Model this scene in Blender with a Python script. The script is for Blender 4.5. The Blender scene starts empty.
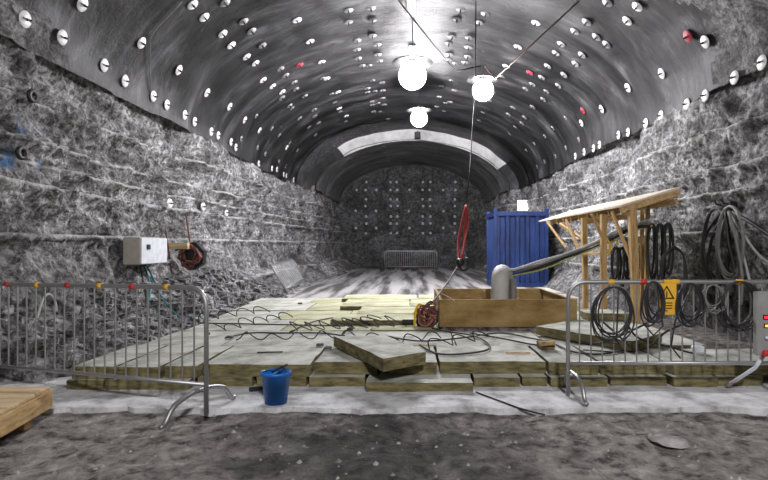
import bpy, bmesh, math, random
from mathutils import Vector, noise, Matrix
from mathutils.bvhtree import BVHTree
random.seed(7)
PI = math.pi
CX, CY, F, EYE = 412.0, 244.5, 540.0, 1.48
C = bpy.context.scene.collection
def V(*a): return Vector(a)
def P(x, y, s): return Vector(((x-CX)/s, F/s, EYE-(y-CY)/s))
def G(x, y, z=0.0): return P(x, y, (y-CY)/(EYE-z))
def sstep(a, b, x):
    t = min(1, max(0, (x-a)/(b-a))); return t*t*(3-2*t)

# ---------------------------------------------------------------- materials
def mat(name, cols, scale=4.0, rough=.8, bump=.3, metal=0.0, detail=6, stretch=(1,1,1), bscale=None, bdist=.02, lo=.35, hi=.65, dist=0.0):
    m = bpy.data.materials.new(name); m.use_nodes = True
    n, l = m.node_tree.nodes, m.node_tree.links
    b = n['Principled BSDF']; b.inputs['Roughness'].default_value = rough; b.inputs['Metallic'].default_value = metal
    tc = n.new('ShaderNodeTexCoord'); mp = n.new('ShaderNodeMapping'); mp.inputs['Scale'].default_value = stretch
    l.new(tc.outputs['Object'], mp.inputs['Vector'])
    nz = n.new('ShaderNodeTexNoise'); nz.inputs['Scale'].default_value = scale; nz.inputs['Detail'].default_value = detail
    nz.inputs['Roughness'].default_value = .65; nz.inputs['Distortion'].default_value = dist
    l.new(mp.outputs[0], nz.inputs['Vector'])
    cr = n.new('ShaderNodeValToRGB'); e = cr.color_ramp.elements
    while len(e) < len(cols): e.new(.5)
    for i, c in enumerate(cols):
        e[i].position = lo+(hi-lo)*i/max(1, len(cols)-1); e[i].color = (*c, 1)
    l.new(nz.outputs['Fac'], cr.inputs['Fac']); l.new(cr.outputs['Color'], b.inputs['Base Color'])
    if bump:
        nb = n.new('ShaderNodeTexNoise'); nb.inputs['Scale'].default_value = bscale or scale*4; nb.inputs['Detail'].default_value = 8
        nb.inputs['Roughness'].default_value = .7
        l.new(mp.outputs[0], nb.inputs['Vector'])
        bp = n.new('ShaderNodeBump'); bp.inputs['Strength'].default_value = bump; bp.inputs['Distance'].default_value = bdist
        l.new(nb.outputs['Fac'], bp.inputs['Height']); l.new(bp.outputs[0], b.inputs['Normal'])
    m['cr'] = cr.name; m['nz'] = nz.name
    return m
def g(v, w=0.0): return (v*(1+w), v, v*(1-w))
def flat(name, c, rough=.5, metal=0.0, emit=0.0):
    m = bpy.data.materials.new(name); m.use_nodes = True
    n, l = m.node_tree.nodes, m.node_tree.links; b = n['Principled BSDF']
    b.inputs['Roughness'].default_value = rough; b.inputs['Metallic'].default_value = metal
    if emit:
        b.inputs['Base Color'].default_value = (*c, 1)
        b.inputs['Emission Color'].default_value = (*c, 1); b.inputs['Emission Strength'].default_value = emit
        return m
    tc = n.new('ShaderNodeTexCoord'); nz = n.new('ShaderNodeTexNoise'); nz.inputs['Scale'].default_value = 9; nz.inputs['Detail'].default_value = 5
    l.new(tc.outputs['Object'], nz.inputs['Vector'])
    mx = n.new('ShaderNodeMixRGB'); mx.inputs['Color1'].default_value = (*[k*.7 for k in c], 1); mx.inputs['Color2'].default_value = (*[min(1, k*1.25) for k in c], 1)
    l.new(nz.outputs['Fac'], mx.inputs['Fac']); l.new(mx.outputs[0], b.inputs['Base Color'])
    return m
M = {}
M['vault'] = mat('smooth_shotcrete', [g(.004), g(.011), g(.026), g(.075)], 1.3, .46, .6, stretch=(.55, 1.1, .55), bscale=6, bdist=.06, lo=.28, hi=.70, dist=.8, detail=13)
M['vault'].node_tree.nodes['Principled BSDF'].inputs['Specular IOR Level'].default_value = .32
_m = M['vault']; _n, _l = _m.node_tree.nodes, _m.node_tree.links; _b = _n['Principled BSDF']
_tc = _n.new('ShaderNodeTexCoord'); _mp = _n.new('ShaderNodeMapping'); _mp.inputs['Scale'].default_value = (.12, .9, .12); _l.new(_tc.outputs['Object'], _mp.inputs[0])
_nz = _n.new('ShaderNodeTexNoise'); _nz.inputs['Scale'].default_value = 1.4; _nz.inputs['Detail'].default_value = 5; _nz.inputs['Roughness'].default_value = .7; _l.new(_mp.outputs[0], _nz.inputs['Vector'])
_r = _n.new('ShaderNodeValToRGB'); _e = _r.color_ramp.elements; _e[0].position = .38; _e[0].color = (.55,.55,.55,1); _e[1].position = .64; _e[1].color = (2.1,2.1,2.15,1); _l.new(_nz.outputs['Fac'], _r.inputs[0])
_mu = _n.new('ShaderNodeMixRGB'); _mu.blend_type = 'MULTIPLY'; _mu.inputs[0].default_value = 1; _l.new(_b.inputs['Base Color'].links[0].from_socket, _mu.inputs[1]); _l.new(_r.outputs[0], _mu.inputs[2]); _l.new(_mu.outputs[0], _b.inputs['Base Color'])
M['deep_lit'] = mat('lit_deep_shotcrete', [g(.06), g(.13), g(.20), g(.36)], 1.3, .5, .6, stretch=(.55, 1.1, .55), bscale=6, bdist=.06, lo=.3, hi=.7, detail=12)  # lit look of the farthest vault section, put into a lighter colour
M['lit_lip'] = mat('lit_lip_shotcrete', [g(.45), g(.62), g(.78)], 1.3, .45, .4, bscale=6, bdist=.03)  # lamplight on the arch step, painted as a paler colour
def rockmat(name, cols, dark, k=1.0, bd=.12, spots=(), grooves=()):
    m = mat(name, cols, 1.5*k, .68, 1.0, bscale=7*k, bdist=bd, lo=.33, hi=.68, detail=5, dist=.5, stretch=(1,.8,1.2))
    n, l = m.node_tree.nodes, m.node_tree.links; b = n['Principled BSDF']
    src = b.inputs['Base Color'].links[0].from_socket; tc = n.new('ShaderNodeTexCoord')
    f = n.new('ShaderNodeTexNoise'); f.inputs['Scale'].default_value = 9*k; f.inputs['Detail'].default_value = 14; f.inputs['Roughness'].default_value = .82; l.new(tc.outputs['Object'], f.inputs['Vector'])
    r = n.new('ShaderNodeValToRGB'); e = r.color_ramp.elements; e[0].position = .43; e[0].color = (dark,)*3+(1,); e[1].position = .585; e[1].color = (1.6,1.6,1.62,1); l.new(f.outputs['Fac'], r.inputs[0])
    mu = n.new('ShaderNodeMixRGB'); mu.blend_type = 'MULTIPLY'; mu.inputs[0].default_value = 1; l.new(src, mu.inputs[1]); l.new(r.outputs[0], mu.inputs[2])
    out = mu.outputs[0]
    if grooves:   # pale crushed rock left in the half-barrels of the drill holes
        xyz = n.new('ShaderNodeSeparateXYZ'); l.new(tc.outputs['Object'], xyz.inputs[0])
        zz = n.new('ShaderNodeMath'); zz.operation = 'MULTIPLY'; zz.inputs[1].default_value = .2; l.new(xyz.outputs['Z'], zz.inputs[0])
        gr = n.new('ShaderNodeValToRGB'); ge = gr.color_ramp.elements; ge[0].position = 0; ge[0].color = (0,0,0,1); ge[1].position = 1; ge[1].color = (0,0,0,1)
        for zg in grooves:
            for dz, v in ((-.045, 0), (-.025, 1), (.008, 1), (.02, 0)):
                q = ge.new((zg+dz)*.2); q.color = (v,v,v,1)
        l.new(zz.outputs[0], gr.inputs[0])
        bk = n.new('ShaderNodeTexNoise'); bk.inputs['Scale'].default_value = 1.1; bk.inputs['Detail'].default_value = 9; bk.inputs['Roughness'].default_value = .8; l.new(tc.outputs['Object'], bk.inputs['Vector'])
        br_ = n.new('ShaderNodeMapRange'); br_.inputs[1].default_value = .45; br_.inputs[2].default_value = .53; br_.inputs[4].default_value = .75; l.new(bk.outputs['Fac'], br_.inputs[0])
        mm_ = n.new('ShaderNodeMath'); mm_.operation = 'MULTIPLY'; l.new(br_.outputs[0], mm_.inputs[0]); l.new(gr.outputs[0], mm_.inputs[1])
        gx = n.new('ShaderNodeMixRGB'); l.new(mm_.outputs[0], gx.inputs[0]); l.new(out, gx.inputs[1]); gx.inputs[2].default_value = (.74,.73,.72,1); out = gx.outputs[0]
    if spots:
        g2 = n.new('ShaderNodeTexNoise'); g2.inputs['Scale'].default_value = 7; g2.inputs['Detail'].default_value = 6; l.new(tc.outputs['Object'], g2.inputs['Vector'])
    for (p, rad, col) in spots:
        d = n.new('ShaderNodeVectorMath'); d.operation = 'DISTANCE'; l.new(tc.outputs['Object'], d.inputs[0]); d.inputs[1].default_value = p
        a = n.new('ShaderNodeMath'); a.operation = 'MULTIPLY_ADD'; l.new(g2.outputs['Fac'], a.inputs[0]); a.inputs[1].default_value = rad*3.2; a.inputs[2].default_value = -rad*1.6
        a2 = n.new('ShaderNodeMath'); a2.operation = 'ADD'; l.new(d.outputs['Value'], a2.inputs[0]); l.new(a.outputs[0], a2.inputs[1])
        mr = n.new('ShaderNodeMapRange'); mr.inputs[1].default_value = rad*.5; mr.inputs[2].default_value = rad*1.1; mr.inputs[3].default_value = .75; mr.inputs[4].default_value = 0; l.new(a2.outputs[0], mr.inputs[0])
        mx = n.new('ShaderNodeMixRGB'); l.new(mr.outputs[0], mx.inputs[0]); l.new(out, mx.inputs[1]); mx.inputs[2].default_value = (*col, 1); out = mx.outputs[0]
    l.new(out, b.inputs['Base Color']); return m
GR_L = [.55, 1.62, 2.30, 2.60, 2.92, 3.50]
GR_R = [.9, 1.7, 2.35, 2.75, 3.4]
SB = (.03,.16,.36); SG = (.16,.28,.13); SR = (.20,.10,.05)
def sp(x, y, r, c, X=-5.15):
    s_ = (x-CX)/X; return ((X, F/s_, EYE-(y-CY)/s_), r, c)
M['rock'] = rockmat('blasted_rock', [g(.06,.02), g(.19,.015), g(.34,.01), g(.56,.0)], .15)
M['rock_v'] = rockmat('dark_vault_rock', [g(.04,.02), g(.11,.015), g(.18,.01), g(.30,.0)], .15)  # same rock mix in darker colours, for ragged parts of the vault
M['rock_r'] = rockmat('blasted_rock_right', [g(.06,.02), g(.19,.015), g(.34,.01), g(.56,.0)], .15, grooves=GR_R)
M['rock_l'] = rockmat('blasted_rock_left', [g(.06,.02), g(.19,.015), g(.34,.01), g(.56,.0)], .15, grooves=GR_L, spots=[sp(6,76,.16,SB), sp(20,82,.10,SB), sp(52,92,.09,SB), sp(22,126,.10,SB), (sp(47,124,.09,SB)), sp(41,164,.09,SB), sp(41,176,.07,SB), sp(4,160,.13,SB), sp(33,209,.06,SB), sp(37,218,.055,SB), sp(93,160,.14,SR), sp(118,304,.09,SG,-4.9), sp(34,300,.10,SG,-4.9), sp(22,312,.1,SB,-4.9), sp(176,202,.10,SG)])
M['rock_dark'] = rockmat('dark_rock', [g(.05), g(.10), g(.14), g(.24)], .3, .7, .12)
M['dirt'] = mat('trodden_dirt', [(.09,.078,.074), (.37,.335,.31), (.58,.535,.50), (.86,.83,.80)], 7.5, .95, 1.0, bscale=26, bdist=.10, detail=15, lo=.36, hi=.72, dist=.2)
M['strip'] = mat('dusty_concrete', [g(.32,.0), g(.62,.0), g(.80,-.01)], 3.2, .9, .7, bscale=20, bdist=.03, detail=12, lo=.36, hi=.62)
M['slab_top'] = mat('dusty_board', [(.22,.23,.19), (.43,.44,.385), (.60,.60,.55)], 3.4, .9, .5, bscale=22, bdist=.015, detail=12, lo=.34, hi=.62)
M['slab_yellow'] = mat('pale_yellow_board', [(.22,.22,.13), (.44,.44,.28), (.60,.60,.42)], 2.2, .9, .5, bscale=22, bdist=.012, detail=10, lo=.28, hi=.68)
M['slab_edge'] = mat('olive_board_edge', [(.07,.06,.028), (.17,.145,.062), (.26,.225,.11)], 6, .95, .8, bscale=40, bdist=.01, stretch=(1,1,4))
M['steel'] = flat('galvanised_steel', (.40,.40,.40), .42, .75)
M['plate'] = flat('bolt_plate_zinc', (.80,.79,.80), .45, .15)
M['plate_dim'] = flat('grey_bolt_plate', (.24,.24,.25), .5, .3)  # darker grey version of the bolt plate colour
M['plate_red'] = flat('red_sprayed_plate', (.38,.03,.06), .6)
M['dark'] = flat('dark_steel', (.03,.03,.03), .5, .5)
M['rubber'] = flat('black_cable', (.018,.018,.02), .55)
M['grey_hose'] = flat('grey_hose', (.20,.20,.19), .55)
M['pale_hose'] = flat('pale_hose', (.50,.50,.48), .6)
M['teal'] = flat('teal_cable', (.03,.17,.19), .5)
M['green'] = flat('green_paint', (.20,.38,.16), .8)
M['yellow'] = flat('yellow_plastic', (.80,.50,.03), .5)
M['orange'] = flat('orange_tape', (.85,.45,.03), .5)
M['red'] = flat('red_tape', (.60,.03,.03), .5)
M['rust'] = flat('rusty_wire', (.07,.025,.02), .7)
M['sling'] = flat('red_sling', (.33,.03,.03), .8)
M['white'] = flat('white_enamel', (.72,.75,.80), .4)
M['beige'] = flat('beige_enamel', (.42,.39,.33), .5)
M['bluebox'] = mat('blue_painted_steel', [(.008,.018,.07), (.014,.036,.145), (.022,.055,.20)], 2.4, .45, .2, stretch=(1,1,.4), bscale=6, bdist=.02)
M['bucket'] = flat('blue_plastic', (.008,.16,.55), .4)
M['wood'] = mat('pine_timber', [(.28,.16,.06), (.48,.31,.13), (.60,.42,.20)], 4, .75, .3, stretch=(6,.6,6), bscale=12, bdist=.01)
M['woodv'] = mat('pine_post', [(.28,.16,.055), (.46,.29,.11), (.56,.38,.17)], 4, .75, .3, stretch=(6,6,.6), bscale=12, bdist=.01)
M['woodx'] = mat('pine_deck', [(.36,.25,.13), (.58,.44,.25), (.68,.54,.34)], 3, .75, .4, stretch=(.6,5,6), bscale=12, bdist=.01)
M['ply'] = mat('stained_plywood', [(.17,.10,.03), (.31,.20,.065), (.42,.29,.12)], 2.2, .8, .3, bscale=14, bdist=.008, stretch=(.8,.8,1.6), detail=9)
M['roofply'] = mat('pale_roof_board', [(.52,.44,.33), (.68,.60,.48), (.78,.72,.62)], 2, .8, .2, stretch=(4,.5,1))
M['lamp_far'] = flat('far_lamp_glow', (1, .97, 1.0), emit=340)
M['lamp'] = flat('lamp_glow', (.985, .965, 1.0), emit=250)
M['panel_glow'] = flat('lit_panel', (1, .93, .98), emit=5)
M['tube_glow'] = flat('fluorescent_glow', (.93, .98, 1), emit=5)
M['led_red'] = flat('red_display', (1, .02, .03), emit=1.2)
M['led_orange'] = flat('orange_lamp', (1, .35, .05), emit=2.0)
M['machine'] = flat('grey_machine_paint', (.30,.30,.29), .5)
M['stone'] = mat('pale_stone', [g(.18,.05), g(.34,.04), g(.5,.03)], 5, .9, .6)
M['blue_spray'] = flat('blue_spray_paint', (.02,.17,.45), .8)
# ---------------------------------------------------------------- mesh helpers
def link(name, verts, faces, m, parent=None, smooth=False, mats=None, fm=None):
    me = bpy.data.meshes.new(name); me.from_pydata([tuple(v) for v in verts], [], faces); 
    for k in (mats or [m]): me.materials.append(k)
    if fm: me.polygons.foreach_set('material_index', fm)
    if smooth: me.polygons.foreach_set('use_smooth', [True]*len(me.polygons))
    me.update()
    bm = bmesh.new(); bm.from_mesh(me); bmesh.ops.recalc_face_normals(bm, faces=bm.faces) if not fm else None
    bm.to_mesh(me); bm.free()
    o = bpy.data.objects.new(name, me); C.objects.link(o)
    if parent: o.parent = parent
    return o
class MB:
    def __init__(s): s.v = []; s.f = []
    def add(s, vs, fs):
        k = len(s.v); s.v += [Vector(p) for p in vs]; s.f += [tuple(i+k for i in f) for f in fs]; return s
    def box(s, a, b, bev=0, mtx=None):
        bm = bmesh.new(); bmesh.ops.create_cube(bm, size=1)
        a = Vector(a); b = Vector(b); c = (a+b)/2; d = b-a
        for v in bm.verts: v.co = Vector((v.co.x*d.x, v.co.y*d.y, v.co.z*d.z))+c
        if bev: bmesh.ops.bevel(bm, geom=bm.edges[:], offset=bev, segments=1, affect='EDGES')
        if mtx: bmesh.ops.transform(bm, matrix=mtx, verts=bm.verts)
        bm.verts.index_update(); s.add([v.co.copy() for v in bm.verts], [[v.index for v in f.verts] for f in bm.faces]); bm.free(); return s
    def beam(s, p, q, w, h, up=(0,0,1), bev=.003):
        p = Vector(p); q = Vector(q); y = (q-p); L = y.length; y.normalize(); u = Vector(up)
        x = y.cross(u).normalized(); z = x.cross(y).normalized()
        m4 = Matrix((( x.x,y.x,z.x,p.x),(x.y,y.y,z.y,p.y),(x.z,y.z,z.z,p.z),(0,0,0,1)))
        return s.box((-w/2,0,-h/2), (w/2,L,h/2), bev, m4)
    def tube(s, pts, r, n=6, sm=0, caps=True, rs=None):
        pts = [Vector(p) for p in pts]
        if sm and len(pts) > 2: pts = catmull(pts, sm)
        k0 = len(s.v); up = Vector((0,0,1)); N = len(pts)
        t = (pts[1]-pts[0]).normalized()
        if abs(t.z) > .9: up = Vector((1,0,0))
        x = t.cross(up).normalized()
        for i, p in enumerate(pts):
            a = pts[max(0,i-1)]; b = pts[min(N-1,i+1)]
            t = (b-a); t = t.normalized() if t.length > 1e-9 else Vector((0,1,0))
            x = (x-t*x.dot(t)); x = x.normalized() if x.length > 1e-6 else t.orthogonal().normalized()
            y = t.cross(x); rr = rs[i] if rs else r
            for j in range(n):
                an = 2*PI*j/n; s.v.append(p+(x*math.cos(an)+y*math.sin(an))*rr)
        for i in range(N-1):
            for j in range(n):
                j2 = (j+1) % n; s.f.append((k0+i*n+j, k0+i*n+j2, k0+(i+1)*n+j2, k0+(i+1)*n+j))
        if caps:
            s.f.append(tuple(k0+j for j in range(n))[::-1]); s.f.append(tuple(k0+(N-1)*n+j for j in range(n)))
        return s
    def lathe(s, prof, n=20, c=(0,0,0), cap0=False, cap1=False):
        k0 = len(s.v); c = Vector(c)
        for r, z in prof:
            for j in range(n): s.v.append(c+Vector((r*math.cos(2*PI*j/n), r*math.sin(2*PI*j/n), z)))
        for i in range(len(prof)-1):
            for j in range(n):
                j2 = (j+1) % n; s.f.append((k0+i*n+j, k0+i*n+j2, k0+(i+1)*n+j2, k0+(i+1)*n+j))
        if cap0: s.f.append(tuple(k0+j for j in range(n))[::-1])
        if cap1: s.f.append(tuple(k0+(len(prof)-1)*n+j for j in range(n)))
        return s
    def obj(s, name, m, parent=None, smooth=False): return link(name, s.v, s.f, m, parent, smooth)
def catmull(p, k):
    out = []; N = len(p)
    for i in range(N-1):
        a = p[max(0,i-1)]; b = p[i]; c = p[i+1]; d = p[min(N-1,i+2)]
        for j in range(k):
            t = j/k
            out.append(.5*((2*b)+(c-a)*t+(2*a-5*b+4*c-d)*t*t+(3*b-a-3*c+d)*t**3))
    out.append(p[-1]); return out
def tag(o, label, cat, group=None, kind=None):
    o['label'] = label; o['category'] = cat
    if group: o['group'] = group
    if kind: o['kind'] = kind
    return o
def thing(name, label, cat, loc=(0,0,0), group=None):
    o = bpy.data.objects.new(name, None); C.objects.link(o); o.location = loc; o.empty_display_size = .1
    return tag(o, label, cat, group)
def structure(o, label=None):
    o['kind'] = 'structure'
    if label: o['label'] = label
    return o
def dup(root):
    r = root.copy(); C.objects.link(r)
    for ch in list(root.children):
        c = ch.copy(); C.objects.link(c); c.parent = r
        for gch in list(ch.children):
            d = gch.copy(); C.objects.link(d); d.parent = c
    return r
def local(pts, o): return [Vector(p)-Vector(o) for p in pts]
def cable(name, pts, r, m, label, cat='cable', group=None, n=6, sm=6):
    o0 = Vector(pts[0]); mb = MB(); mb.tube(local(pts, o0), r, n, sm)
    ob = mb.obj(name, m, None, True); ob.location = o0; return tag(ob, label, cat, group)

# ---------------------------------------------------------------- tunnel shell
ZS, EXPO = 4.1, 1.9
SECT = [(-7, 23.4, 5.2, 7.0), (23.4, 25.7, 5.05, 7.0), (25.7, 34.6, 4.6, 6.52)]
YE = 34.0
def prof(W, zp, t, extra=0.0):
    c, s_ = math.cos(t), math.sin(t); e = 2/EXPO
    x = (W+extra)*math.copysign(abs(c)**e, c); z = ZS+(zp-ZS+extra)*(max(0, s_)**e)
    return x, z
def half(d):
    for a, b, W, zp in SECT:
        if d < b: return W
    return SECT[-1][2]
vv, vf, fmi = [], [], []
NT = 110
for si, (a, b, W, zp) in enumerate(SECT):
    n = max(2, int((b-a)/.14)); k0 = len(vv)
    for i in range(n+1):
        d = a+(b-a)*i/n
        ring = .035*math.sin(d*2.1+si)*math.sin(d*.9)+(.05 if int(d/1.55) % 2 else 0)
        for j in range(NT+1):
            t = PI*j/NT; x, z = prof(W, zp, t)
            nn = noise.noise(V(x*.5, d*.4, z*.5))*.12+noise.noise(V(x*1.5, d*1.1, z*1.5+9))*.05+ring
            # ragged rock replaces the lining low on the right, close to the viewer
            rk = sstep(.95, .5, t)*sstep(9.6, 8.0, d)
            if rk > 0: nn += rk*(abs(noise.noise(V(x, d, z)*1.1))*.22*sstep(.05,.3,t)+noise.noise(V(x, d, z)*4)*.10)
            rl = sstep(PI-.32, PI-.12, t)*sstep(8.4, 7.0, d)
            if rl > 0: nn += rl*(noise.noise(V(x, d, z)*3)*.2)
            k = 1-nn/5; vv.append((x*k, d, ZS+(z-ZS)*k))
    for i in range(n):
        for j in range(NT):
            q = k0+i*(NT+1)+j
            vf.append((q, q+1, q+NT+2, q+NT+1))
            d = a+(b-a)*i/n; t = PI*j/NT
            rkn = noise.noise(V(d*.8, t*4, 0))*.25
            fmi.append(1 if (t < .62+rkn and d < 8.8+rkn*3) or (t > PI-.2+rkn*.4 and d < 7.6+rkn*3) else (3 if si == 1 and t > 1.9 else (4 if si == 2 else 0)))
    if si < len(SECT)-1:
        _, _, W2, zp2 = SECT[si+1]; k0 = len(vv)
        for q in range(3):
            for j in range(NT+1):
                t = PI*j/NT; x1, z1 = prof(W, zp, t); x2, z2 = prof(W2, zp2, t); u = [-.1, .5, 1.0][q]
                vv.append((x1+(x2-x1)*u, b+.3*max(u, 0)-.1, z1+(z2-z1)*u-(.06 if q == 2 else 0)))
        for q in range(2):
            for j in range(NT):
                w = k0+q*(NT+1)+j; vf.append((w, w+1, w+NT+2, w+NT+1)); fmi.append(2 if si == 1 and .45 < PI*j/NT < 2.35 else 0)  # painted lamplight covers only part of the last step
ceil = structure(link('ceiling', vv, vf, None, smooth=True, mats=[M['vault'], M['rock_v'], M['lit_lip'], M['rock_dark'], M['deep_lit']], fm=fmi), 'dark smooth arched tunnel vault in stepped sections')
bvh_c = BVHTree.FromPolygons([Vector(v) for v in vv], vf)

GR_L = [.55, 1.62, 2.30, 2.60, 2.92, 3.50]
GR_R = [.9, 1.7, 2.35, 2.75, 3.4]
def wallx(side, d, z):
    W = half(d)+.02
    if d < 15.2: W = W
    gr = GR_L if side < 0 else GR_R
    p = V(side*3, d, z)
    # overall undulation, blocky fractures, fine crags
    n = noise.noise(p*.45)*.28+abs(noise.noise(p*1.1+V(5,0,0)))*-.30+noise.noise(p*2.6)*.10+(.5-abs(noise.noise(p*4.2+V(0,3,0)))*2.2)*.07+(.4-abs(noise.noise(p*9))*2)*.045
    cell = noise.voronoi(V(d*.9, z*1.3, side))[0]
    n += (cell[1]-cell[0])*-.10+.06
    led = 0
    for i, zg in enumerate(gr):
        zz = z-zg; brk = noise.noise(V(d*.35+i*7, i*3, side))
        if brk > -.22: led += .08*(1-sstep(-.004, .012, zz))*sstep(-.20, -.03, zz)
    toe = 0
    if side < 0:
        w = sstep(5.2, 6.3, d)*(1-.35*sstep(14, 24, d))
        toe = 1.4*w*max(0, 1-z/.75)**1.3+.45*w*max(0, 1-z/1.5)
        toe += .35*sstep(.8, 0, z)*w*noise.noise(p*1.9)
    else:
        w = sstep(10, 14, d); toe = .75*w*max(0, 1-z/.7)**1.3+.1*sstep(1, 0, z)*noise.noise(p*2)
        n *= .75
    top = sstep(3.9, 4.35, z)
    return side*(W-(toe+n*(-1)*0+(-n)*(1-top*.8)*-1+led) + top*.05)
def wall(side, name, label):
    vs, fs = [], []; ds = []; d = -6.0
    while d < YE+.6:
        ds.append(d); d += .25 if d < 4 else (.055 if d < 12 else (.10 if d < 20 else .2))
    zs = sorted(set([round(-.35+4.9*i/92, 4) for i in range(93)]+[round(zg+o_, 4) for zg in (GR_L if side < 0 else GR_R) for o_ in (-.075,-.05,-.035,-.022,-.01,.0,.01,.022,.035)])); nz = len(zs)-1
    for d in ds:
        for z in zs:
            dd = d+noise.noise(V(d*2, z*2, side*4))*.05
            vs.append((wallx(side, d, z), dd, z))
    for i in range(len(ds)-1):
        for j in range(nz):
            a = i*(nz+1)+j; fs.append((a, a+1, a+nz+2, a+nz+1))
    o = link(name, vs, fs, None, smooth=False, mats=[M['rock_l' if side < 0 else 'rock_r']], fm=[0]*len(fs))
    return structure(o, label), BVHTree.FromPolygons([Vector(v) for v in vs], fs)
_, bvh_l = wall(-1, 'wall_left', 'craggy grey blasted rock wall with drill grooves on the left')
_, bvh_r = wall(1, 'wall_right', 'craggy grey blasted rock wall on the right')
vs, fs = [], []
nx, nz = 130, 90
for i in range(nx+1):
    for j in range(nz+1):
        x = -5.2+10.4*i/nx; z = -.3+6.8*j/nz; p = V(x, 0, z)
        n = noise.noise(p*.5)*.5+noise.noise(p*1.4)*.25+noise.noise(p*4)*.1
        vs.append((x, YE+n*.8-.5*max(0, 1-z/.9), z))
for i in range(nx):
    for j in range(nz):
        a = i*(nz+1)+j; fs.append((a, a+1, a+nz+2, a+nz+1))
structure(link('wall_back', vs, fs, M['rock_dark']), 'dark rock end wall studded with bolts')
bvh_b = BVHTree.FromPolygons([Vector(v) for v in vs], fs)

# floor
def floor_h(x, d):
    near = 1-sstep(4.55, 4.95, d)
    h = noise.noise(V(x*.8, d*.8, 1))*.05+noise.noise(V(x*2.5, d*2.5, 2))*.035+noise.noise(V(x*7, d*7, 3))*.022+noise.noise(V(x*15, d*15, 3))*.010
    far = (noise.noise(V(x*.6, d*.4, 5))*.03+noise.noise(V(x*3, d*3, 7))*.012)*sstep(12.5, 14, d)
    return near*(h-.035)+(-.02)*(1-near)*(1-sstep(12.5, 14, d))+far
vs, fs = [], []; ds = []; d = -6.0
while d < YE+1: ds.append(d); d += .3 if d < 1.5 else (.03 if d < 5.1 else .13)
xs = [-5.6+11.2*i/300 for i in range(301)]
for d in ds:
    for x in xs: vs.append((x, d, floor_h(x, d)))
n1 = len(xs)
for i in range(len(ds)-1):
    for j in range(n1-1):
        a = i*n1+j; fs.append((a, a+1, a+n1+1, a+n1))
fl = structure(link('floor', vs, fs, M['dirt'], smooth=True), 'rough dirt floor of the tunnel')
# far part of the floor is pale crushed dust with wheel tracks
m = M['dirt']; n_, l_ = m.node_tree.nodes, m.node_tree.links
b_ = n_['Principled BSDF']; tc = n_.new('ShaderNodeTexCoord'); sp = n_.new('ShaderNodeSeparateXYZ'); l_.new(tc.outputs['Object'], sp.inputs[0])
def mrange(inp, a, b, c, d):
    r = n_.new('ShaderNodeMapRange'); r.inputs[1].default_value = a; r.inputs[2].default_value = b; r.inputs[3].default_value = c; r.inputs[4].default_value = d
    l_.new(inp, r.inputs[0]); return r.outputs[0]
mp = n_.new('ShaderNodeMapping'); mp.inputs['Scale'].default_value = (1.3, .09, 1); mp.inputs['Rotation'].default_value = (0, 0, .05)
l_.new(tc.outputs['Object'], mp.inputs[0]); nz_ = n_.new('ShaderNodeTexNoise'); nz_.inputs['Scale'].default_value = 1.5; nz_.inputs['Detail'].default_value = 7
l_.new(mp.outputs[0], nz_.inputs['Vector'])
cr_ = n_.new('ShaderNodeValToRGB'); e = cr_.color_ramp.elements; e[0].position = .42; e[0].color = (.13,.125,.12,1); e[1].position = .56; e[1].color = (.68,.66,.67,1)
l_.new(nz_.outputs['Fac'], cr_.inputs[0])
mx = n_.new('ShaderNodeMixRGB'); l_.new(mrange(sp.outputs['Y'], 11, 12, 0, 1), mx.inputs[0])
old = b_.inputs['Base Color'].links[0].from_socket; l_.new(old, mx.inputs[1]); l_.new(cr_.outputs[0], mx.inputs[2]); l_.new(mx.outputs[0], b_.inputs['Base Color'])
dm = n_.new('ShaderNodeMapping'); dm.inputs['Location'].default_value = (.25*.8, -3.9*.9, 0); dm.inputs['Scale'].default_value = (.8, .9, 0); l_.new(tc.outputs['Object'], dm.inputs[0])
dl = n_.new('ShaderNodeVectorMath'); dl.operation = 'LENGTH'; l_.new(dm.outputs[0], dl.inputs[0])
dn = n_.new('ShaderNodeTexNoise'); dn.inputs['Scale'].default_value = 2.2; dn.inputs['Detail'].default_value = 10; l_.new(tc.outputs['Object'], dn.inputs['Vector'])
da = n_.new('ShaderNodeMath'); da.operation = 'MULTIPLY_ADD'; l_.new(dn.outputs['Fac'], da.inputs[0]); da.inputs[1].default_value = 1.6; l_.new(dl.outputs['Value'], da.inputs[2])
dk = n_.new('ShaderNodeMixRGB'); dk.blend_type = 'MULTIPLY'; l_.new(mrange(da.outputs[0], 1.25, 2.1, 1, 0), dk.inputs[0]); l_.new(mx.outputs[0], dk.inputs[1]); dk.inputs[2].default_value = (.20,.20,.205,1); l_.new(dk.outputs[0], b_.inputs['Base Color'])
# concrete strip
vs, fs = [], []; nx, ny = 240, 18
for i in range(nx+1):
    x = -5.4+10.8*i/nx
    e0 = 4.80+.07*noise.noise(V(x*1.3, 0, 0))+.05*noise.noise(V(x*6, 0, 0))+.03*noise.noise(V(x*17, 3, 0))-.02*x*0
    for j in range(ny+1):
        d = e0+(6.4-e0)*j/ny; z = .022+noise.noise(V(x*1.5, d*1.5, 3))*.008
        if j == 0: z = -.08
        if j == 1: d = e0+.015
        vs.append((x, d, z))
for i in range(nx):
    for j in range(ny):
        a = i*(ny+1)+j; fs.append((a, a+1, a+ny+2, a+ny+1))
structure(link('floor_strip', vs, fs, M['strip'], smooth=False), 'pale dusty concrete strip across the tunnel')
mb = MB(); mb.box((-3.3, 5.95, -.1), (3.7, 12.6, .118)); structure(mb.obj('floor_bed', M['slab_edge']), 'bed below the board platform')

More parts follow.
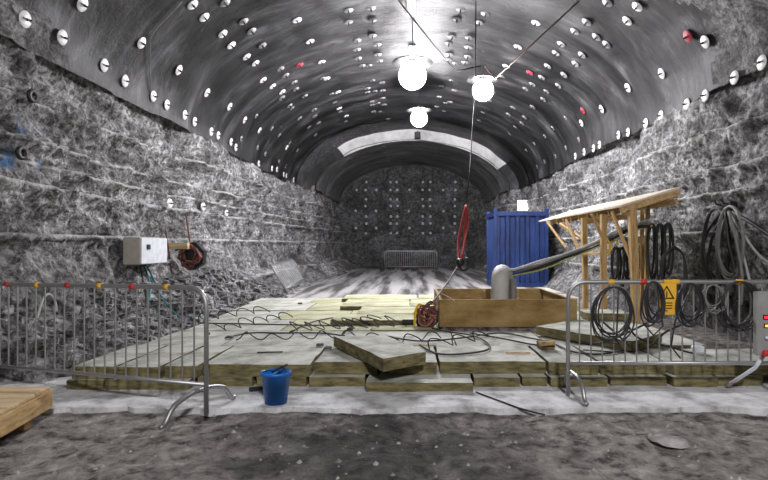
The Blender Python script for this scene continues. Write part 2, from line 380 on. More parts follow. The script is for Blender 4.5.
# ---------------------------------------------------------------- rock bolts
mb = MB(); mb.lathe([(.108, 0), (.112, .006), (.104, .014), (.055, .028), (.028, .034)], 20, cap0=True, cap1=True)
pl = mb.obj('plate', M['plate'], None, True)
mb = MB(); mb.lathe([(.020, .03), (.020, .055), (.010, .06), (.010, .10)], 8, cap0=True, cap1=True); mb.box((-.075, -.010, .029), (.075, .010, .042), .002)
rod = mb.obj('nut', M['dark'])
mesh_plate, mesh_nut = pl.data, rod.data
bpy.data.objects.remove(pl); bpy.data.objects.remove(rod)
mesh_dim = mesh_plate.copy(); mesh_dim.materials.clear(); mesh_dim.materials.append(M['plate_dim'])
mesh_red = mesh_plate.copy(); mesh_red.materials.clear(); mesh_red.materials.append(M['plate_red'])
CAM = V(0, 0, EYE)
placed = []
def shoot(x, y, trees):
    dr = V((x-CX)/F, 1, -(y-CY)/F).normalized(); best = None
    for t in trees:
        h = t.ray_cast(CAM, dr, 60)
        if h[0] and (best is None or h[3] < best[3]): best = h
    return best
def bolt_at(loc, nrm, label, group, sc=1.0, kind='plate'):
    for q in placed:
        if (q-loc).length < .22: return None
    placed.append(loc.copy())
    if nrm.dot(V(0, loc.y, 2.2)-loc) < 0: nrm = -nrm
    on_rock = (loc.z < 4.15 or (loc.x > 0 and loc.y < 10 and loc.z < 6.2) or (loc.x < 0 and loc.y < 8.6 and loc.z < 5)) and loc.y < 30
    r = thing('rock_bolt', label, 'rock bolt', loc+nrm*(.04 if on_rock else .012), group)
    # bar of the nut kept horizontal, along the tunnel
    hx = V(0,1,0); hx = (hx-nrm*hx.dot(nrm))
    if hx.length < .3: hx = V(1,0,0)
    hx.normalize(); hy = nrm.cross(hx)
    r.rotation_euler = Matrix(((hx.x,hy.x,nrm.x),(hx.y,hy.y,nrm.y),(hx.z,hy.z,nrm.z))).to_euler(); r.scale = (sc,)*3
    a = bpy.data.objects.new('plate', {'plate': mesh_plate, 'dim': mesh_dim, 'red': mesh_red}[kind]); b = bpy.data.objects.new('nut', mesh_nut)
    for k in (a, b): C.objects.link(k); k.parent = r
    if kind == 'red': a['label'] = 'plate sprayed red'
    return r
ORD = ['first','second','third','fourth','fifth','sixth','seventh','eighth','ninth','tenth','eleventh','twelfth','thirteenth','fourteenth','fifteenth','sixteenth','seventeenth','eighteenth','nineteenth','twentieth']
def smoothn(loc, nrm, wallb=False):
    if not wallb:   # normal of the clean profile
        t = V(loc.x/5.2, 0, max(0,(loc.z-ZS))/2.9*1.5); return -V(t.x, 0, t.z).normalized()
    return V(-1 if loc.x > 0 else 1, -.15, 0).normalized()
def bolts(px, org, text, group, ordinal=False, trees=None, sc=1.0, kind='plate', wallb=False):
    k = 0
    for (zx, zy) in px:
        x, y = org[0]+zx/3.84, org[1]+zy/3.84
        h = shoot(x, y, trees or [bvh_c])
        if not h: continue
        lab = ('white plate, '+ORD[k]+' from the camera in '+text) if ordinal else text
        if bolt_at(h[0], smoothn(h[0], h[1], wallb or h[0].z < ZS-.3), lab, group, sc, kind): k += 1
Z1, Z2, Z3, Z4 = (0,0), (190,0), (380,0), (568,0)
AL = [bvh_c, bvh_l, bvh_r]
rowL = [(84,72),(228,141),(397,250),(477,310),(586,369),(638,402),(707,441),(745,467),(809,505),(836,520),(885,545),(904,566),(992,628),(1043,647),(1062,650),(1088,670),(1098,674),(1126,690)]
bolts(rowL, Z1, 'the low bolt row along the left vault', 'low bolt row along the left side', True, AL)
bolts([(313,15),(541,163),(684,268),(793,355),(880,409),(938,460),(995,500),(1100,566)], Z1, 'the sparse upper bolt row of the left vault', 'upper bolt row along the left side', True, AL)
bolts([(726,16),(53,64),(124,128),(157,172),(216,217),(250,241),(279,306),(316,330),(353,352)][1:]+[(8,16)], Z2, 'white bolt plate in the outer line of the left haunch double row', 'outer line of left haunch bolts')
bolts([(133,8),(204,80),(235,117),(276,173),(347,263),(366,288),(399,315),(406,341),(352,375),(382,405),(440,368),(476,420),(478,444),(420,453),(493,471)], Z2, 'grey bolt plate in the inner line of the left haunch double row', 'inner line of left haunch bolts', kind='dim')
bolts([(410,75),(460,157),(505,236),(568,352),(525,300),(573,415),(600,444)], Z2, 'the sparse bolts left of the crown rows', 'sparse bolts left of the crown', True)
bolts([(420,247)], Z2, 'red-sprayed bolt plate left of the bright lamp', None, kind='red')
bolts([(608,37),(608,82),(642,153),(641,188),(645,222),(660,250),(681,338),(682,352),(700,388),(700,401),(705,427)], Z2, 'bolt plate in the left line of the double row left of the big lamp', 'crown bolts left line', kind='dim')
bolts([(695,28),(700,74),(700,134),(719,169),(721,207),(727,231),(737,315),(740,345),(740,375),(745,400),(760,455)], Z2, 'bolt plate in the right line of the double row left of the big lamp', 'crown bolts second line', kind='dim')
bolts([(310,33),(296,71),(277,138),(264,164),(267,206),(264,227),(236,330),(228,370),(219,408)], Z3, 'bolt plate in the left line of the double row between the two near lamps', 'crown bolts third line', kind='dim')
bolts([(406,50),(383,84),(342,142),(341,179),(338,215),(328,237),(285,345),(270,390)], Z3, 'bolt plate in the right line of the double row between the two near lamps', 'crown bolts fourth line', kind='dim')
bolts([(600,85),(531,178),(485,252)], Z3, 'the lone bolts above the smaller lamp', 'sparse bolts right of the crown', True)
bolts([(750,118),(697,167),(677,202),(645,252),(622,296),(586,322),(560,340),(512,412),(494,438)], Z3, 'white bolt plate in the inner line of the right haunch double row', 'inner line of right haunch bolts', kind='dim')
bolts([(576,277)], Z3, 'red-sprayed bolt plate right of the smaller lamp', None, kind='red')
bolts([(875,8),(795,82),(833,140),(872,169),(777,209),(752,243),(708,286),(686,328),(640,350),(628,380),(588,410),(556,450),(545,472)], Z3, 'white bolt plate in the outer line of the right haunch double row', 'outer line of right haunch bolts', kind='dim')
bolts([(272,19),(230,78)], Z4, 'the bolt pair high on the right vault', 'upper pair on the right vault', True)
bolts([(468,135)], Z4, 'red-sprayed bolt plate high on the right, beside a white one', None, kind='red')
bolts([(535,157),(362,281),(232,336),(131,418),(53,472)], Z4, 'the sparse upper bolt row of the right vault', 'upper bolt row along the right side', True, AL)
bolts([(59,424)], Z4, 'small red-sprayed bolt plate low on the right vault', None, kind='red')
bolts([(755,240),(649,298),(536,367),(465,400),(360,444),(301,473),(233,508),(196,518),(123,556),(100,570),(64,584),(30,600)], Z4, 'the low bolt row along the right vault', 'low bolt row along the right side', True, AL)
bolts([(645,320),(774,333),(864,356)], (0,120), 'the bolt row on the left rock wall', 'bolts on the left rock wall', True, [bvh_l], wallb=True)
# lining beyond the second step, in view as small dots
for yy in (16.2, 17.6, 19, 20.4, 21.8):
    for t in (.2, .45, .7, 1.0, 1.3):
        for sgn in (1, -1):
            x, z = prof(5.2, 7.0, t if sgn > 0 else PI-t); o_ = V(0, yy+random.uniform(-.2,.2), ZS-.4)
            h = bvh_c.ray_cast(o_, (V(x, o_.y, z)-o_).normalized(), 12)
            if h[0]: bolt_at(h[0], smoothn(h[0], h[1]), 'small grey bolt plate on the stepped-in vault behind the lamps', 'bolts on the middle vault section', .8, 'dim')
for yy in (27, 28.6, 30.2, 31.8):
    for t in (.35, .8, 1.25, PI-1.25, PI-.8, PI-.35):
        o_ = V(0, yy, ZS-.4); x, z = prof(4.55, 6.4, t); h = bvh_c.ray_cast(o_, (V(x, yy, z)-o_).normalized(), 12)
        if h[0]: bolt_at(h[0], smoothn(h[0], h[1]), 'tiny grey bolt plate on the deepest vault section', 'bolts on the far vault section', .8, 'dim')
for x in (356, 366, 376, 390.5, 397, 409.5, 423, 430, 443.5, 455):
    sparse = x in (409.5, 443.5, 356, 376)
    for y in ((190, 211, 228) if sparse else (182, 190, 199.5, 206, 216.5, 223.5, 233)):
        h = shoot(x+random.uniform(-.5,.5), y, [bvh_b])
        if h: bolt_at(h[0], V(0,-1,0), 'small white bolt plate in the grid on the rock end wall', 'bolts on the end wall', .72)

# ---------------------------------------------------------------- lamps
def globe_lamp(loc, r, label, top, lm='lamp'):
    t = thing('work_lamp', label, 'lamp', loc)
    bm = bmesh.new(); bmesh.ops.create_icosphere(bm, subdivisions=3, radius=r); me = bpy.data.meshes.new('glare_globe'); bm.to_mesh(me); bm.free()  # sphere made larger than the bulb to stand for its glare
    me.materials.append(M[lm]); me.polygons.foreach_set('use_smooth', [True]*len(me.polygons))
    o = bpy.data.objects.new('glare_globe', me); C.objects.link(o); o.parent = t
    mb = MB(); mb.lathe([(.03, r+.12), (.09, r+.10), (.11, r+.0), (.06, r*.93)], 12, cap0=True); mb.obj('housing', M['dark'], t, True)
    mb = MB(); mb.lathe([(.05, r+.11), (r*1.5, r*1.02), (r*1.52, r*.98), (.05, r+.08)], 24); mb.obj('light_block_hood', M['dark'], t, True)  # hood added to keep upward lamp light off the crown
    mb = MB(); mb.tube([(0,0,r+.1), (0,0,top-loc[2])], .012, 5); mb.obj('hanger', M['dark'], t)
    return t
L1, L2, L3 = P(412.5, 76, 41), P(483, 90.5, 41), P(419, 118.5, 29.5)
def ceil_z(x, d):
    h = bvh_c.ray_cast(V(x, d, 3), V(0,0,1)); return h[0].z if h[0] else 6.5
globe_lamp(L1, .33, 'largest glaring white lamp hanging under the crown of the vault', ceil_z(L1.x, L1.y))
t2 = globe_lamp(L2, .255, 'white lamp slung on wires to the right of the largest lamp', L2.z+.6)
globe_lamp(L3, .28, 'farthest white lamp, below the largest one, by the second arch', ceil_z(L3.x, L3.y), 'lamp_far')
for (x, y, label) in ((411, 3, 'ceiling strip light at the top edge of the photo'), (412.5, 53, 'ceiling strip light directly above the largest lamp')):
    h = shoot(x, y, [bvh_c]); p = h[0]-V(0,0,.06)
    t = thing('strip_light', label, 'light', p)
    mb = MB(); mb.box((-.10,-.6,0), (.10,.6,.06), .01); mb.obj('housing', M['white'], t)
    for sx in (-.04, .04):
        mb = MB(); mb.tube([(sx,-.55,-.03), (sx,.55,-.03)], .018, 8); mb.obj('light_tube', M['tube_glow'] if y > 20 else M['white'], t)
# square sign-like flood under second arch and lit panel on the right wall
h = shoot(417.5, 136, [bvh_c]); p = h[0]
t = thing('loudspeaker', 'small black square box under the bright arch below the farthest lamp', 'box', p-V(0,.1,0))
mb = MB(); mb.box((-.14,-.14,-.16), (.14,.10,.16), .02); mb.obj('casing', M['dark'], t)
mb = MB(); mb.box((-.02,-.02,.15), (.02,.02,.5)); mb.obj('bracket', M['dark'], t)
h = shoot(527, 206, [bvh_r, bvh_c]); p = h[0]+V(-.25, -.3, 0); s_ = F/p.y
t = thing('lit_panel', 'small glowing white square panel on the right wall above blue container', 'light', p)
k = 10/s_
mb = MB(); mb.box((-k/2-.03,0,-k/2-.03), (k/2+.03,.08,k/2+.03), .01); mb.box((k/2,.02,-.03), (.45,.05,.03)); mb.obj('frame', M['machine'], t)
mb = MB(); mb.box((-k/2,-.012,-k/2), (k/2,.004,k/2)); mb.obj('diffuser', M['panel_glow'], t)

# suspension wires of the second lamp
def vhit(x, y): return (shoot(x, y, [bvh_c]) or shoot(x, y, AL))[0]
top2 = L2+V(0,0,.6)
cable('suspension_wire', [vhit(399, 1), P(449, 64, 42), P(457, 71, 41.5), top2+V(-.05,0,0)], .016, M['dark'], 'dark wire from the crown down to the smaller lamp, on its left', 'wire', sm=0)
cable('suspension_wire', [top2+V(.05,0,0), P(495, 79, 41.5), vhit(579, 1)], .018, M['rust'], 'reddish wire running up right from the smaller lamp', 'wire', sm=0)
# hoist rope and sling
hk = P(460, 262, 57)
r0 = vhit(476, 1)
cable('hoist_rope', [r0, P(475, 90, 43), P(470, 168, 48), P(466, 205, 52)], .012, M['dark'], 'thin rope hanging from the vault beside the smaller lamp', 'rope', sm=0)
t = thing('lifting_sling', 'dark red lifting sling hanging above the black hook', 'sling', P(466, 205, 52))
o0 = Vector(t.location)
for pts in ([P(466,205,52), P(461,225,53.5), P(458,245,55), P(459,262,57)], [P(466,205,52), P(465,225,53.5), P(463,245,55), P(461,262,57)], [P(466,205,52), P(468,220,53), P(465,240,55), P(462,258,57)]):
    mb = MB(); mb.tube(local(pts, o0), .022, 6, 4); mb.obj('strap', M['sling'], t, True)
t = thing('crane_hook', 'black crane hook below the red sling', 'hook', hk)
mb = MB(); mb.lathe([(.04,.06),(.075,.03),(.08,-.03),(.05,-.07)], 12, cap0=True, cap1=True); mb.obj('swivel', M['dark'], t, True)
mb = MB(); mb.tube([(0,0,-.06),(.01,0,-.12),(.10,0,-.13),(.17,0,-.05),(.13,0,.05),(.06,0,.02)], .03, 8, 4); mb.obj('hook', M['dark'], t, True)
cable('hoist_chain', [hk+V(-.02,0,-.05), P(447, 283, 61), P(436, 298, 66), P(429, 305, 68)], .014, M['rubber'], 'dark cable running from the hook down to the yellow and red tool', 'cable')

# ---------------------------------------------------------------- barriers
def barrier(name, label, A, direction, length, spacing=.108, H=1.1, zb=.29, feet=(0, 1), m=None, up=None, group=None, footlen=.45, r=.021, nb=None, rb=.0075):
    m = m or M['steel']; D = Vector(direction).normalized(); U = Vector(up).normalized() if up else V(0,0,1)
    N = D.cross(U).normalized()
    t = thing(name, label, 'barrier', A, group)
    rc = .16; pts = []
    q = lambda a, b: D*a+U*b
    pts = [q(0, 0), q(0, H-rc)]+[q(rc-rc*math.cos(k*PI/10), H-rc+rc*math.sin(k*PI/10)) for k in range(1, 6)]
    pts += [q(length-rc+rc*math.sin(k*PI/10), H-rc+rc*math.cos(k*PI/10)) for k in range(0, 6)]+[q(length, 0)]
    mb = MB(); mb.tube(pts, r, 8); mb.obj('frame', m, t, True)
    mb = MB(); mb.tube([q(0, zb), q(length, zb)], r*.9, 8); mb.obj('bottom_rail', m, t, True)
    n = nb or int(length/spacing)
    for i in range(1, n):
        mb = MB(); a = length*i/n; mb.tube([q(a, zb), q(a, H)], rb, 6, caps=False); mb.obj('bar', m, t, True)
    for f in feet:
        c = D*(length*f+(.06 if f == 0 else -.06)); L = footlen
        pts = [c-N*L+U*.02, c-N*(L-.05)+U*.035, c-N*.30*L/.45+U*.15, c-N*.1+U*.20, c+U*.20, c+N*.1+U*.20, c+N*.30*L/.45+U*.15, c+N*(L-.05)+U*.035, c+N*L+U*.02]
        mb = MB(); mb.tube(pts, .021, 8, 3); mb.tube([c+U*.2, c-D*.06*(1 if f == 0 else -1)+U*.2], .018, 6); mb.obj('foot', m, t, True)
    return t, D, U
A = V(-1.76, 4.62, .03); Bp = V(-4.17, 5.47, .0)
bl, D, U = barrier('crowd_barrier', 'galvanised crowd barrier with red and yellow taped rail, at the left', A, Bp-A, 2.82, .128, H=1.08, zb=.25, feet=(0,))
for (x, s, c, lab) in ((159,117,'orange','yellow tape'), (125,113.5,'red','red tape'), (93,110,'orange','yellow tape'), (62,106.6,'red','red tape'), (32,103.5,'orange','yellow tape'), (3,100.5,'red','red tape')):
    X = (x-CX)/s
    a = (X-A.x)/D.x; mb = MB(); mb.tube([D*(a-.025)+U*1.08, D*(a+.025)+U*1.08], .026, 10); mb.obj('tape_band', M[c], bl, True)['label'] = lab+' band on the top rail'
A = V(1.50, 5.19, .03)
br, D, U = barrier('crowd_barrier', 'galvanised crowd barrier hung with cable coils, at the right', A, (1,.004,0), 3.3, .108, H=1.09, zb=.31, feet=(0,), footlen=.36)
for (x, c, lab) in ((611,'orange','yellow tape'), (643,'red','red tape'), (676,'orange','yellow tape'), (740,'orange','yellow tape')):
    a = (x-CX)/104-1.5; mb = MB(); mb.tube([D*(a-.03)+U*1.09, D*(a+.03)+U*1.09], .026, 10); mb.obj('tape_band', M[c], br, True)['label'] = lab+' band on the top rail'
FB = V(-27.3/17.3, F/17.3, 0.0)
barrier('crowd_barrier', 'pale crowd barrier standing far back before the end wall', FB, (1,0,0), 52/17.3, .12, H=1.1, zb=.2, feet=(0,1), r=.035, rb=.016)
barrier('crowd_barrier', 'crowd barrier leaning over against the left wall rubble', V(-3.66, 15.9, .05), (-.03, 2.9, .10), 3.0, .25, H=.95, zb=.15, feet=(), up=(-.45, .0, .75), r=.034, rb=.016)

# ---------------------------------------------------------------- bucket
t = thing('bucket', 'blue plastic bucket standing before the board platform', 'bucket', G(276, 402.5, .025))
mb = MB(); mb.lathe([(.0,.006),(.098,.006),(.10,0),(.132,.26),(.141,.262),(.143,.285),(.133,.288),(.128,.26),(.098,.02),(0,.02)], 28); mb.obj('body', M['bucket'], t, True)
mb = MB(); mb.lathe([(.0,.225),(.124,.225),(.0,.224)], 24); mb.obj('contents', M['bucket'], t, True)
mb = MB(); mb.tube([(.14*math.cos(a), -.05*math.sin(a)-.0, .275+.03*math.sin(a)) for a in [PI*k/12 for k in range(13)]], .005, 6)
mb.obj('handle', M['dark'], t, True)
mb = MB(); mb.tube([(-.03,-.04,.29),(.09,.06,.34)], .012, 6); mb.obj('grip', M['dark'], t, True)
b0 = G(252, 391, .03)
mb = MB(); mb.beam((0,0,.02), (.30,.12,.03), .05, .03); o = mb.obj('scrap_of_wood', M['dark'], None); o.location = G(249, 391.5, .03); tag(o, 'short dark stick on the concrete beside the blue bucket', 'stick')

# ---------------------------------------------------------------- wooden platform, lower left
t = thing('wooden_platform', 'low plank platform cut by the lower left edge', 'platform', (-3.02, 4.3, 0))
zt = .25
for k in range(6):
    d0 = -.36+.125*k; x1 = .02-.028*(5-k)*0-(.08 if k == 5 else .04*0)
    q = [(-1.9,d0,zt-.028), (-.02-(.09-.018*k)*0-.10+.02*(5-k)*1.1, d0+.12, zt)]
    mb = MB(); mb.box(q[0], q[1], .004); mb.obj('deck_plank', M['woodx'], t)
mb = MB(); mb.beam((.0,-.36,zt-.105), (-.12,.38,zt-.105), .045, .15); mb.obj('side_beam', M['wood'], t)
mb = MB(); mb.beam((-1.9,-.34,zt-.105), (-.02,-.34,zt-.105), .045, .15); mb.obj('front_beam', M['wood'], t)
mb = MB(); mb.beam((-1.9,.34,zt-.105), (-.14,.34,zt-.105), .045, .15); mb.obj('rear_beam', M['wood'], t)
for x, y in ((-.15,.12), (-1.8,.12), (-1.8,-.25)):
    mb = MB(); mb.box((x-.07,y-.05,-.03), (x+.03,y+.05,zt-.03), .004); mb.obj('leg', M['woodv'], t)

# ---------------------------------------------------------------- boards (platform)
def board(x0, x1, y0, y1, z0, z1, label, group=None, yel=False, rz=0, tilt=0, rough=.012, name='insulation_board'):
    cx, cy = (x0+x1)/2, (y0+y1)/2; w, h, th = x1-x0, y1-y0, z1-z0
    nx = max(2, int(w/.09)); ny = max(2, int(h/.15)); vs, fs, fm = [], [], []
    sd = random.random()*50
    def jit(x, y, z): 
        p = V(x+sd, y, z)
        return (x+noise.noise(p*6)*rough, y+noise.noise(p*6+V(9,0,0))*rough, z+noise.noise(p*3+V(0,9,0))*rough*.5)
    for lv in (0, 1):
        for i in range(nx+1):
            for j in range(ny+1):
                x, y = -w/2+w*i/nx, -h/2+h*j/ny
                if lv == 0: p = jit(x, y, 0); p = (p[0], p[1], 0)
                else: p = jit(x, y, th)
                vs.append(p)
    K = (nx+1)*(ny+1); idx = lambda l, i, j: l*K+i*(ny+1)+j
    for i in range(nx):
        for j in range(ny):
            fs.append((idx(1,i,j), idx(1,i+1,j), idx(1,i+1,j+1), idx(1,i,j+1))); fm.append(0)
            fs.append((idx(0,i,j), idx(0,i,j+1), idx(0,i+1,j+1), idx(0,i+1,j))); fm.append(1)
    for i in range(nx):
        for j, fl_ in ((0, 1), (ny, 0)):
            q = (idx(0,i,j), idx(0,i+1,j), idx(1,i+1,j), idx(1,i,j)); fs.append(q if fl_ else q[::-1]); fm.append(1)
    for j in range(ny):
        for i, fl_ in ((0, 0), (nx, 1)):
            q = (idx(0,i,j), idx(0,i,j+1), idx(1,i,j+1), idx(1,i,j)); fs.append(q if fl_ else q[::-1]); fm.append(1)
    o = link(name, vs, fs, None, mats=[M['slab_yellow'] if yel else M['slab_top'], M['slab_edge']], fm=fm)
    o.location = (cx, cy, z0); o.rotation_euler = (tilt, 0, rz)
    return tag(o, label, 'board', group)
# lower front course
low = [(75,112),(114,196),(198,254),(257,308),(310,366),(368,472),(474,520),(522,548),(550,608),(610,668),(672,716),(718,764)]
zl, zu = .12, .245
for k, (a, b) in enumerate(low):
    x0, x1 = (a-CX)/97, (b-CX)/97
    f = {0:5.42, 1:5.38, 5:5.33}.get(k, 5.55)+.02*math.sin(k*3)
    if k < 2: f = 5.42
    board(x0, x1-.012, f, 6.1, .02, zl-.004, ORD[k]+' board from the left in the lower front course of the platform', 'lower front course of boards', rough=.016)
up_ = [(82,124,5.46),(126,168,5.44),(170,203,5.5),(205,312,5.56),(314,378,5.66),(380,438,5.66),(440,548,5.70),(550,600,5.64),(602,668,5.66)]
for k, (a, b, f) in enumerate(up_):
    x0, x1 = (a-CX)/96, (b-CX)/96
    board(x0, x1-.012, f, 6.6, zl, zu, ORD[k]+' board from the left in the upper front course of the platform', 'upper front course of boards', rough=.014, tilt=.0)
# long board at right front
board(2.72, 4.2, 5.62, 6.5, zl, zu-.02, 'long board behind the right barrier, under the control cabinet', rough=.014)
# surface boards row by row
rows = [(6.61, 7.75, [-3.35,-2.35,-.95,.55,1.7,2.6,3.6]), (7.76, 8.9, [-3.3,-1.9,-.6,.38,2.55,3.6]), (8.91, 10.1, [-3.35,-2.3,-1.1,.36,2.55,3.55]), (10.11, 11.4, [-3.4,-2.0,-.7,.5,1.8,2.7]), (11.41, 12.55, [-3.5,-2.2,-.9,.4,1.7,2.7])]
for ri, (y0, y1, xs_) in enumerate(rows):
    for k in range(len(xs_)-1):
        if ri in (1, 2) and xs_[k] > .3 and xs_[k] < 2.5: continue
        j = random.uniform(-.01, .01)
        board(xs_[k]+.008, xs_[k+1]-.008, y0+.008, y1-.008, zl, zu+j, ORD[k]+' board from the left in dusty row '+['one','two','three','four','five'][ri]+' behind the front course', 'dusty boards covering the platform', yel=(k in (1,2,3) and ri > 0), rough=.01)
# third layer, yellowish steps mid platform
third = [(-1.25, .05, 8.25, 9.0), (-.93, .36, 9.05, 10.1), (-1.35, -.05, 10.15, 11.5), (-.03, 1.25, 10.2, 11.5), (-1.5, .1, 11.55, 12.5), (.15, 1.6, 11.55, 12.5)]
tl = ['frontmost', 'second from the front', 'left one before the rear pair', 'right one before the rear pair', 'left one of rear pair', 'right one of rear pair']
for k, (a, b, c, d) in enumerate(third):
    board(a, b, c, d, zu+.012, zu+.075, 'pale yellow board on top of the platform, '+tl[k], 'yellowish top boards', yel=True, rough=.012)
# loose boards
def quadboard(pts, th, label, m=(None)):
    # pts: four top corners, clockwise; solid slab with thickness th
    cx_ = sum(pts, Vector())/4; mb_v = []
    n = 10; vs, fs, fm = [], [], []
    a, b, c, d = [p-cx_ for p in pts]; sd = random.random()*30
    for lv in (0, 1):
        for i in range(n+1):
            for j in range(n+1):
                u, v = i/n, j/n; p = (a*(1-u)+b*u)*(1-v)+(d*(1-u)+c*u)*v
                p = p+V(noise.noise(p*6+V(sd,0,0))*.012, noise.noise(p*6+V(0,sd,0))*.012, noise.noise(p*5)*.006)
                vs.append(p-V(0,0,th if lv == 0 else 0))
    K = (n+1)**2; idx = lambda l, i, j: l*K+i*(n+1)+j
    for i in range(n):
        for j in range(n):
            fs.append((idx(1,i,j), idx(1,i+1,j), idx(1,i+1,j+1), idx(1,i,j+1))); fm.append(0)
            fs.append((idx(0,i,j), idx(0,i,j+1), idx(0,i+1,j+1), idx(0,i+1,j))); fm.append(1)
        for j, f_ in ((0,1),(n,0)):
            q = (idx(0,i,j), idx(0,i+1,j), idx(1,i+1,j), idx(1,i,j)); fs.append(q if f_ else q[::-1]); fm.append(1)
            q = (idx(0,j,i), idx(0,j,i+1), idx(1,j,i+1), idx(1,j,i)); fs.append(q if not f_ else q[::-1]); fm.append(1)
    o = link('insulation_board', vs, fs, None, mats=[M['slab_top'], M['slab_edge']], fm=fm); o.location = cx_
    return tag(o, label, 'board')
zz = .385
quadboard([G(334,336,zz), G(383,358.5,zz), G(426,352,zz), G(385,335,zz)], .125, 'thick loose board lying askew on the front edge of the platform')
quadboard([G(536,326,.372), G(632,341.5,.372), G(662,333,.372), G(580,319.5,.372)], .115, 'dusty loose board lying aslant behind the end post of the right barrier')
board(2.85, 3.55, 8.7, 9.25, zu+.012, zu+.12, 'short thick pale board at the foot of the shelter posts', rz=-.05)
t = thing('wooden_block', 'split dark wooden block lying before the timber box', 'block', G(546, 348, zu+.005))
mb = MB(); mb.box((-.10,-.09,0), (.085,.06,.085), .008); mb.obj('block', M['slab_edge'], t)
mb = MB(); mb.beam((-.09,-.07,.06), (.07,-.14,.09), .05, .05); mb.obj('splinter', M['wood'], t)
for k, (x, y, lab) in enumerate(((518, 353.5, 'thin wooden slat lying before the timber box'), (425, 346, 'thin wooden slat lying below the yellow and red tool'), (270, 353, 'thin dark slat lying on boards behind the left end'))):
    mb = MB(); mb.box((-.14,-.012,0), (.14,.012,.012)); o = mb.obj('scrap_wood', M['wood'] if k < 2 else M['dark']); o.location = G(x, y, zu+.006)+V(0,0,.004); o.rotation_euler = (0,0,.05*k); tag(o, lab, 'slat')
# small rubble dots
mb = MB()
for (x, y) in ((209,298),(213,298),(320,346),(328,349),(300,304),(230,338),(350,330)):
    p = G(x, y, zu+.01); r_ = .03
    mb.box(p-V(r_*1.5,r_,0), p+V(r_*1.5,r_,r_), .008)
tag(mb.obj('rubble_crumbs', M['rock_dark']), 'dark crumbs of rock scattered on the boards', 'rubble', kind='stuff')

# ---------------------------------------------------------------- timber box with duct
X0, X1, Y0, Y1, ZB, ZT = .41, 2.46, 8.04, 10.05, zu+.005, .66
t = thing('timber_box', 'open rectangular plywood box on the platform around the duct', 'box', (X0, Y0, ZB))
W_, D_, H_ = X1-X0, Y1-Y0, ZT-ZB; th = .045
mb = MB(); mb.box((0,0,0), (W_,th,H_), .004); mb.obj('front_panel', M['ply'], t)
mb = MB(); mb.box((0,D_-th,0), (W_,D_,H_), .004); mb.obj('rear_panel', M['ply'], t)
for x in (0, W_-th):
    mb = MB(); mb.box((x,th,0), (x+th,D_-th,H_), .004); mb.obj('side_panel', M['ply'], t)
mb = MB(); mb.box((W_-.10,th,H_), (W_+.05,D_,H_+.02), .003); mb.obj('top_rail', M['roofply'], t)
for x in (.9, 1.5):
    mb = MB(); mb.box((x,D_-th-.05,0), (x+.06,D_-th,H_-.02), .003); mb.obj('batten', M['wood'], t)
mb = MB(); mb.tube(local([(X0-.02,Y1-.05,ZT+.01), (X0+.05,Y0+.6,ZT+.05), (X0+.2,Y0-.03,ZT-.0), (X0+.22,Y0-.05,ZT-.05)], (X0,Y0,ZB)), .005, 5, 4); mb.obj('cord', M['pale_hose'], t)
mb = MB(); mb.box((X0+.05,Y0+.05,.12), (X1-.05,Y1-.05,.24)); tag(mb.obj('gravel_fill', M['dirt']), 'dark fill at the bottom of the timber box', 'gravel', kind='stuff')
# ribbed duct
def ribbed(pts, r, n=14, amp=.012, step=.035):
    p = catmull([Vector(q) for q in pts], 30); out = [p[0]]; acc = 0
    for i in range(1, len(p)):
        acc += (p[i]-p[i-1]).length
        if acc >= step/2: out.append(p[i]); acc = 0
    rs = [r+(amp if i % 2 else -amp*.3) for i in range(len(out))]
    return out, rs
dp = V(1.42, 8.75, .20)
t = thing('ventilation_duct', 'pale bent hose duct rising out of the timber box', 'duct', dp)
pp, rs = ribbed(local([dp, dp+V(0,0,.45), dp+V(.02,.06,.72), dp+V(.08,.24,.80), dp+V(.16,.42,.70), dp+V(.2,.5,.4), dp+V(.2,.5,.0)], dp), .14, amp=.008)
mb = MB(); mb.tube(pp, .15, 16, rs=rs); mb.obj('hose', M['pale_hose'], t, True)
mb = MB(); mb.tube([(.23,.05,0), (.23,.05,.72)], .055, 10); mb.obj('pipe', M['grey_hose'], t, True)
# cable bundle from duct to shelter
base = [P(502,272,60), P(515,271,59), P(540,264,58), P(566,255,56.5), P(592,245,56.5), P(615,234,57.5), P(633,226,58.5), P(650,222,60)]
for k, (m_, off, r_, lab) in enumerate((('grey_hose', (0,0,0), .035, 'thick grey hose in the bundle from the duct to the shelter'), ('rubber', (0,-.03,-.05), .028, 'black cable in the bundle from the duct to the shelter'), ('pale_hose', (.0,-.03,.035), .024, 'pale hose on top of the bundle from duct to shelter'), ('yellow_green', (.02,-.05,-.08), .014, 'yellowish earth cable below the bundle from duct to shelter'))):
    if m_ == 'yellow_green': M[m_] = flat('yellow_green_cable', (.42,.42,.14), .6)
    pts = [q+Vector(off)+V(0, .02*math.sin(i*1.7+k), .018*math.sin(i*2.1+k*2)) for i, q in enumerate(base)]
    cable('supply_hose', pts, r_, M[m_], lab, 'hose', n=8)

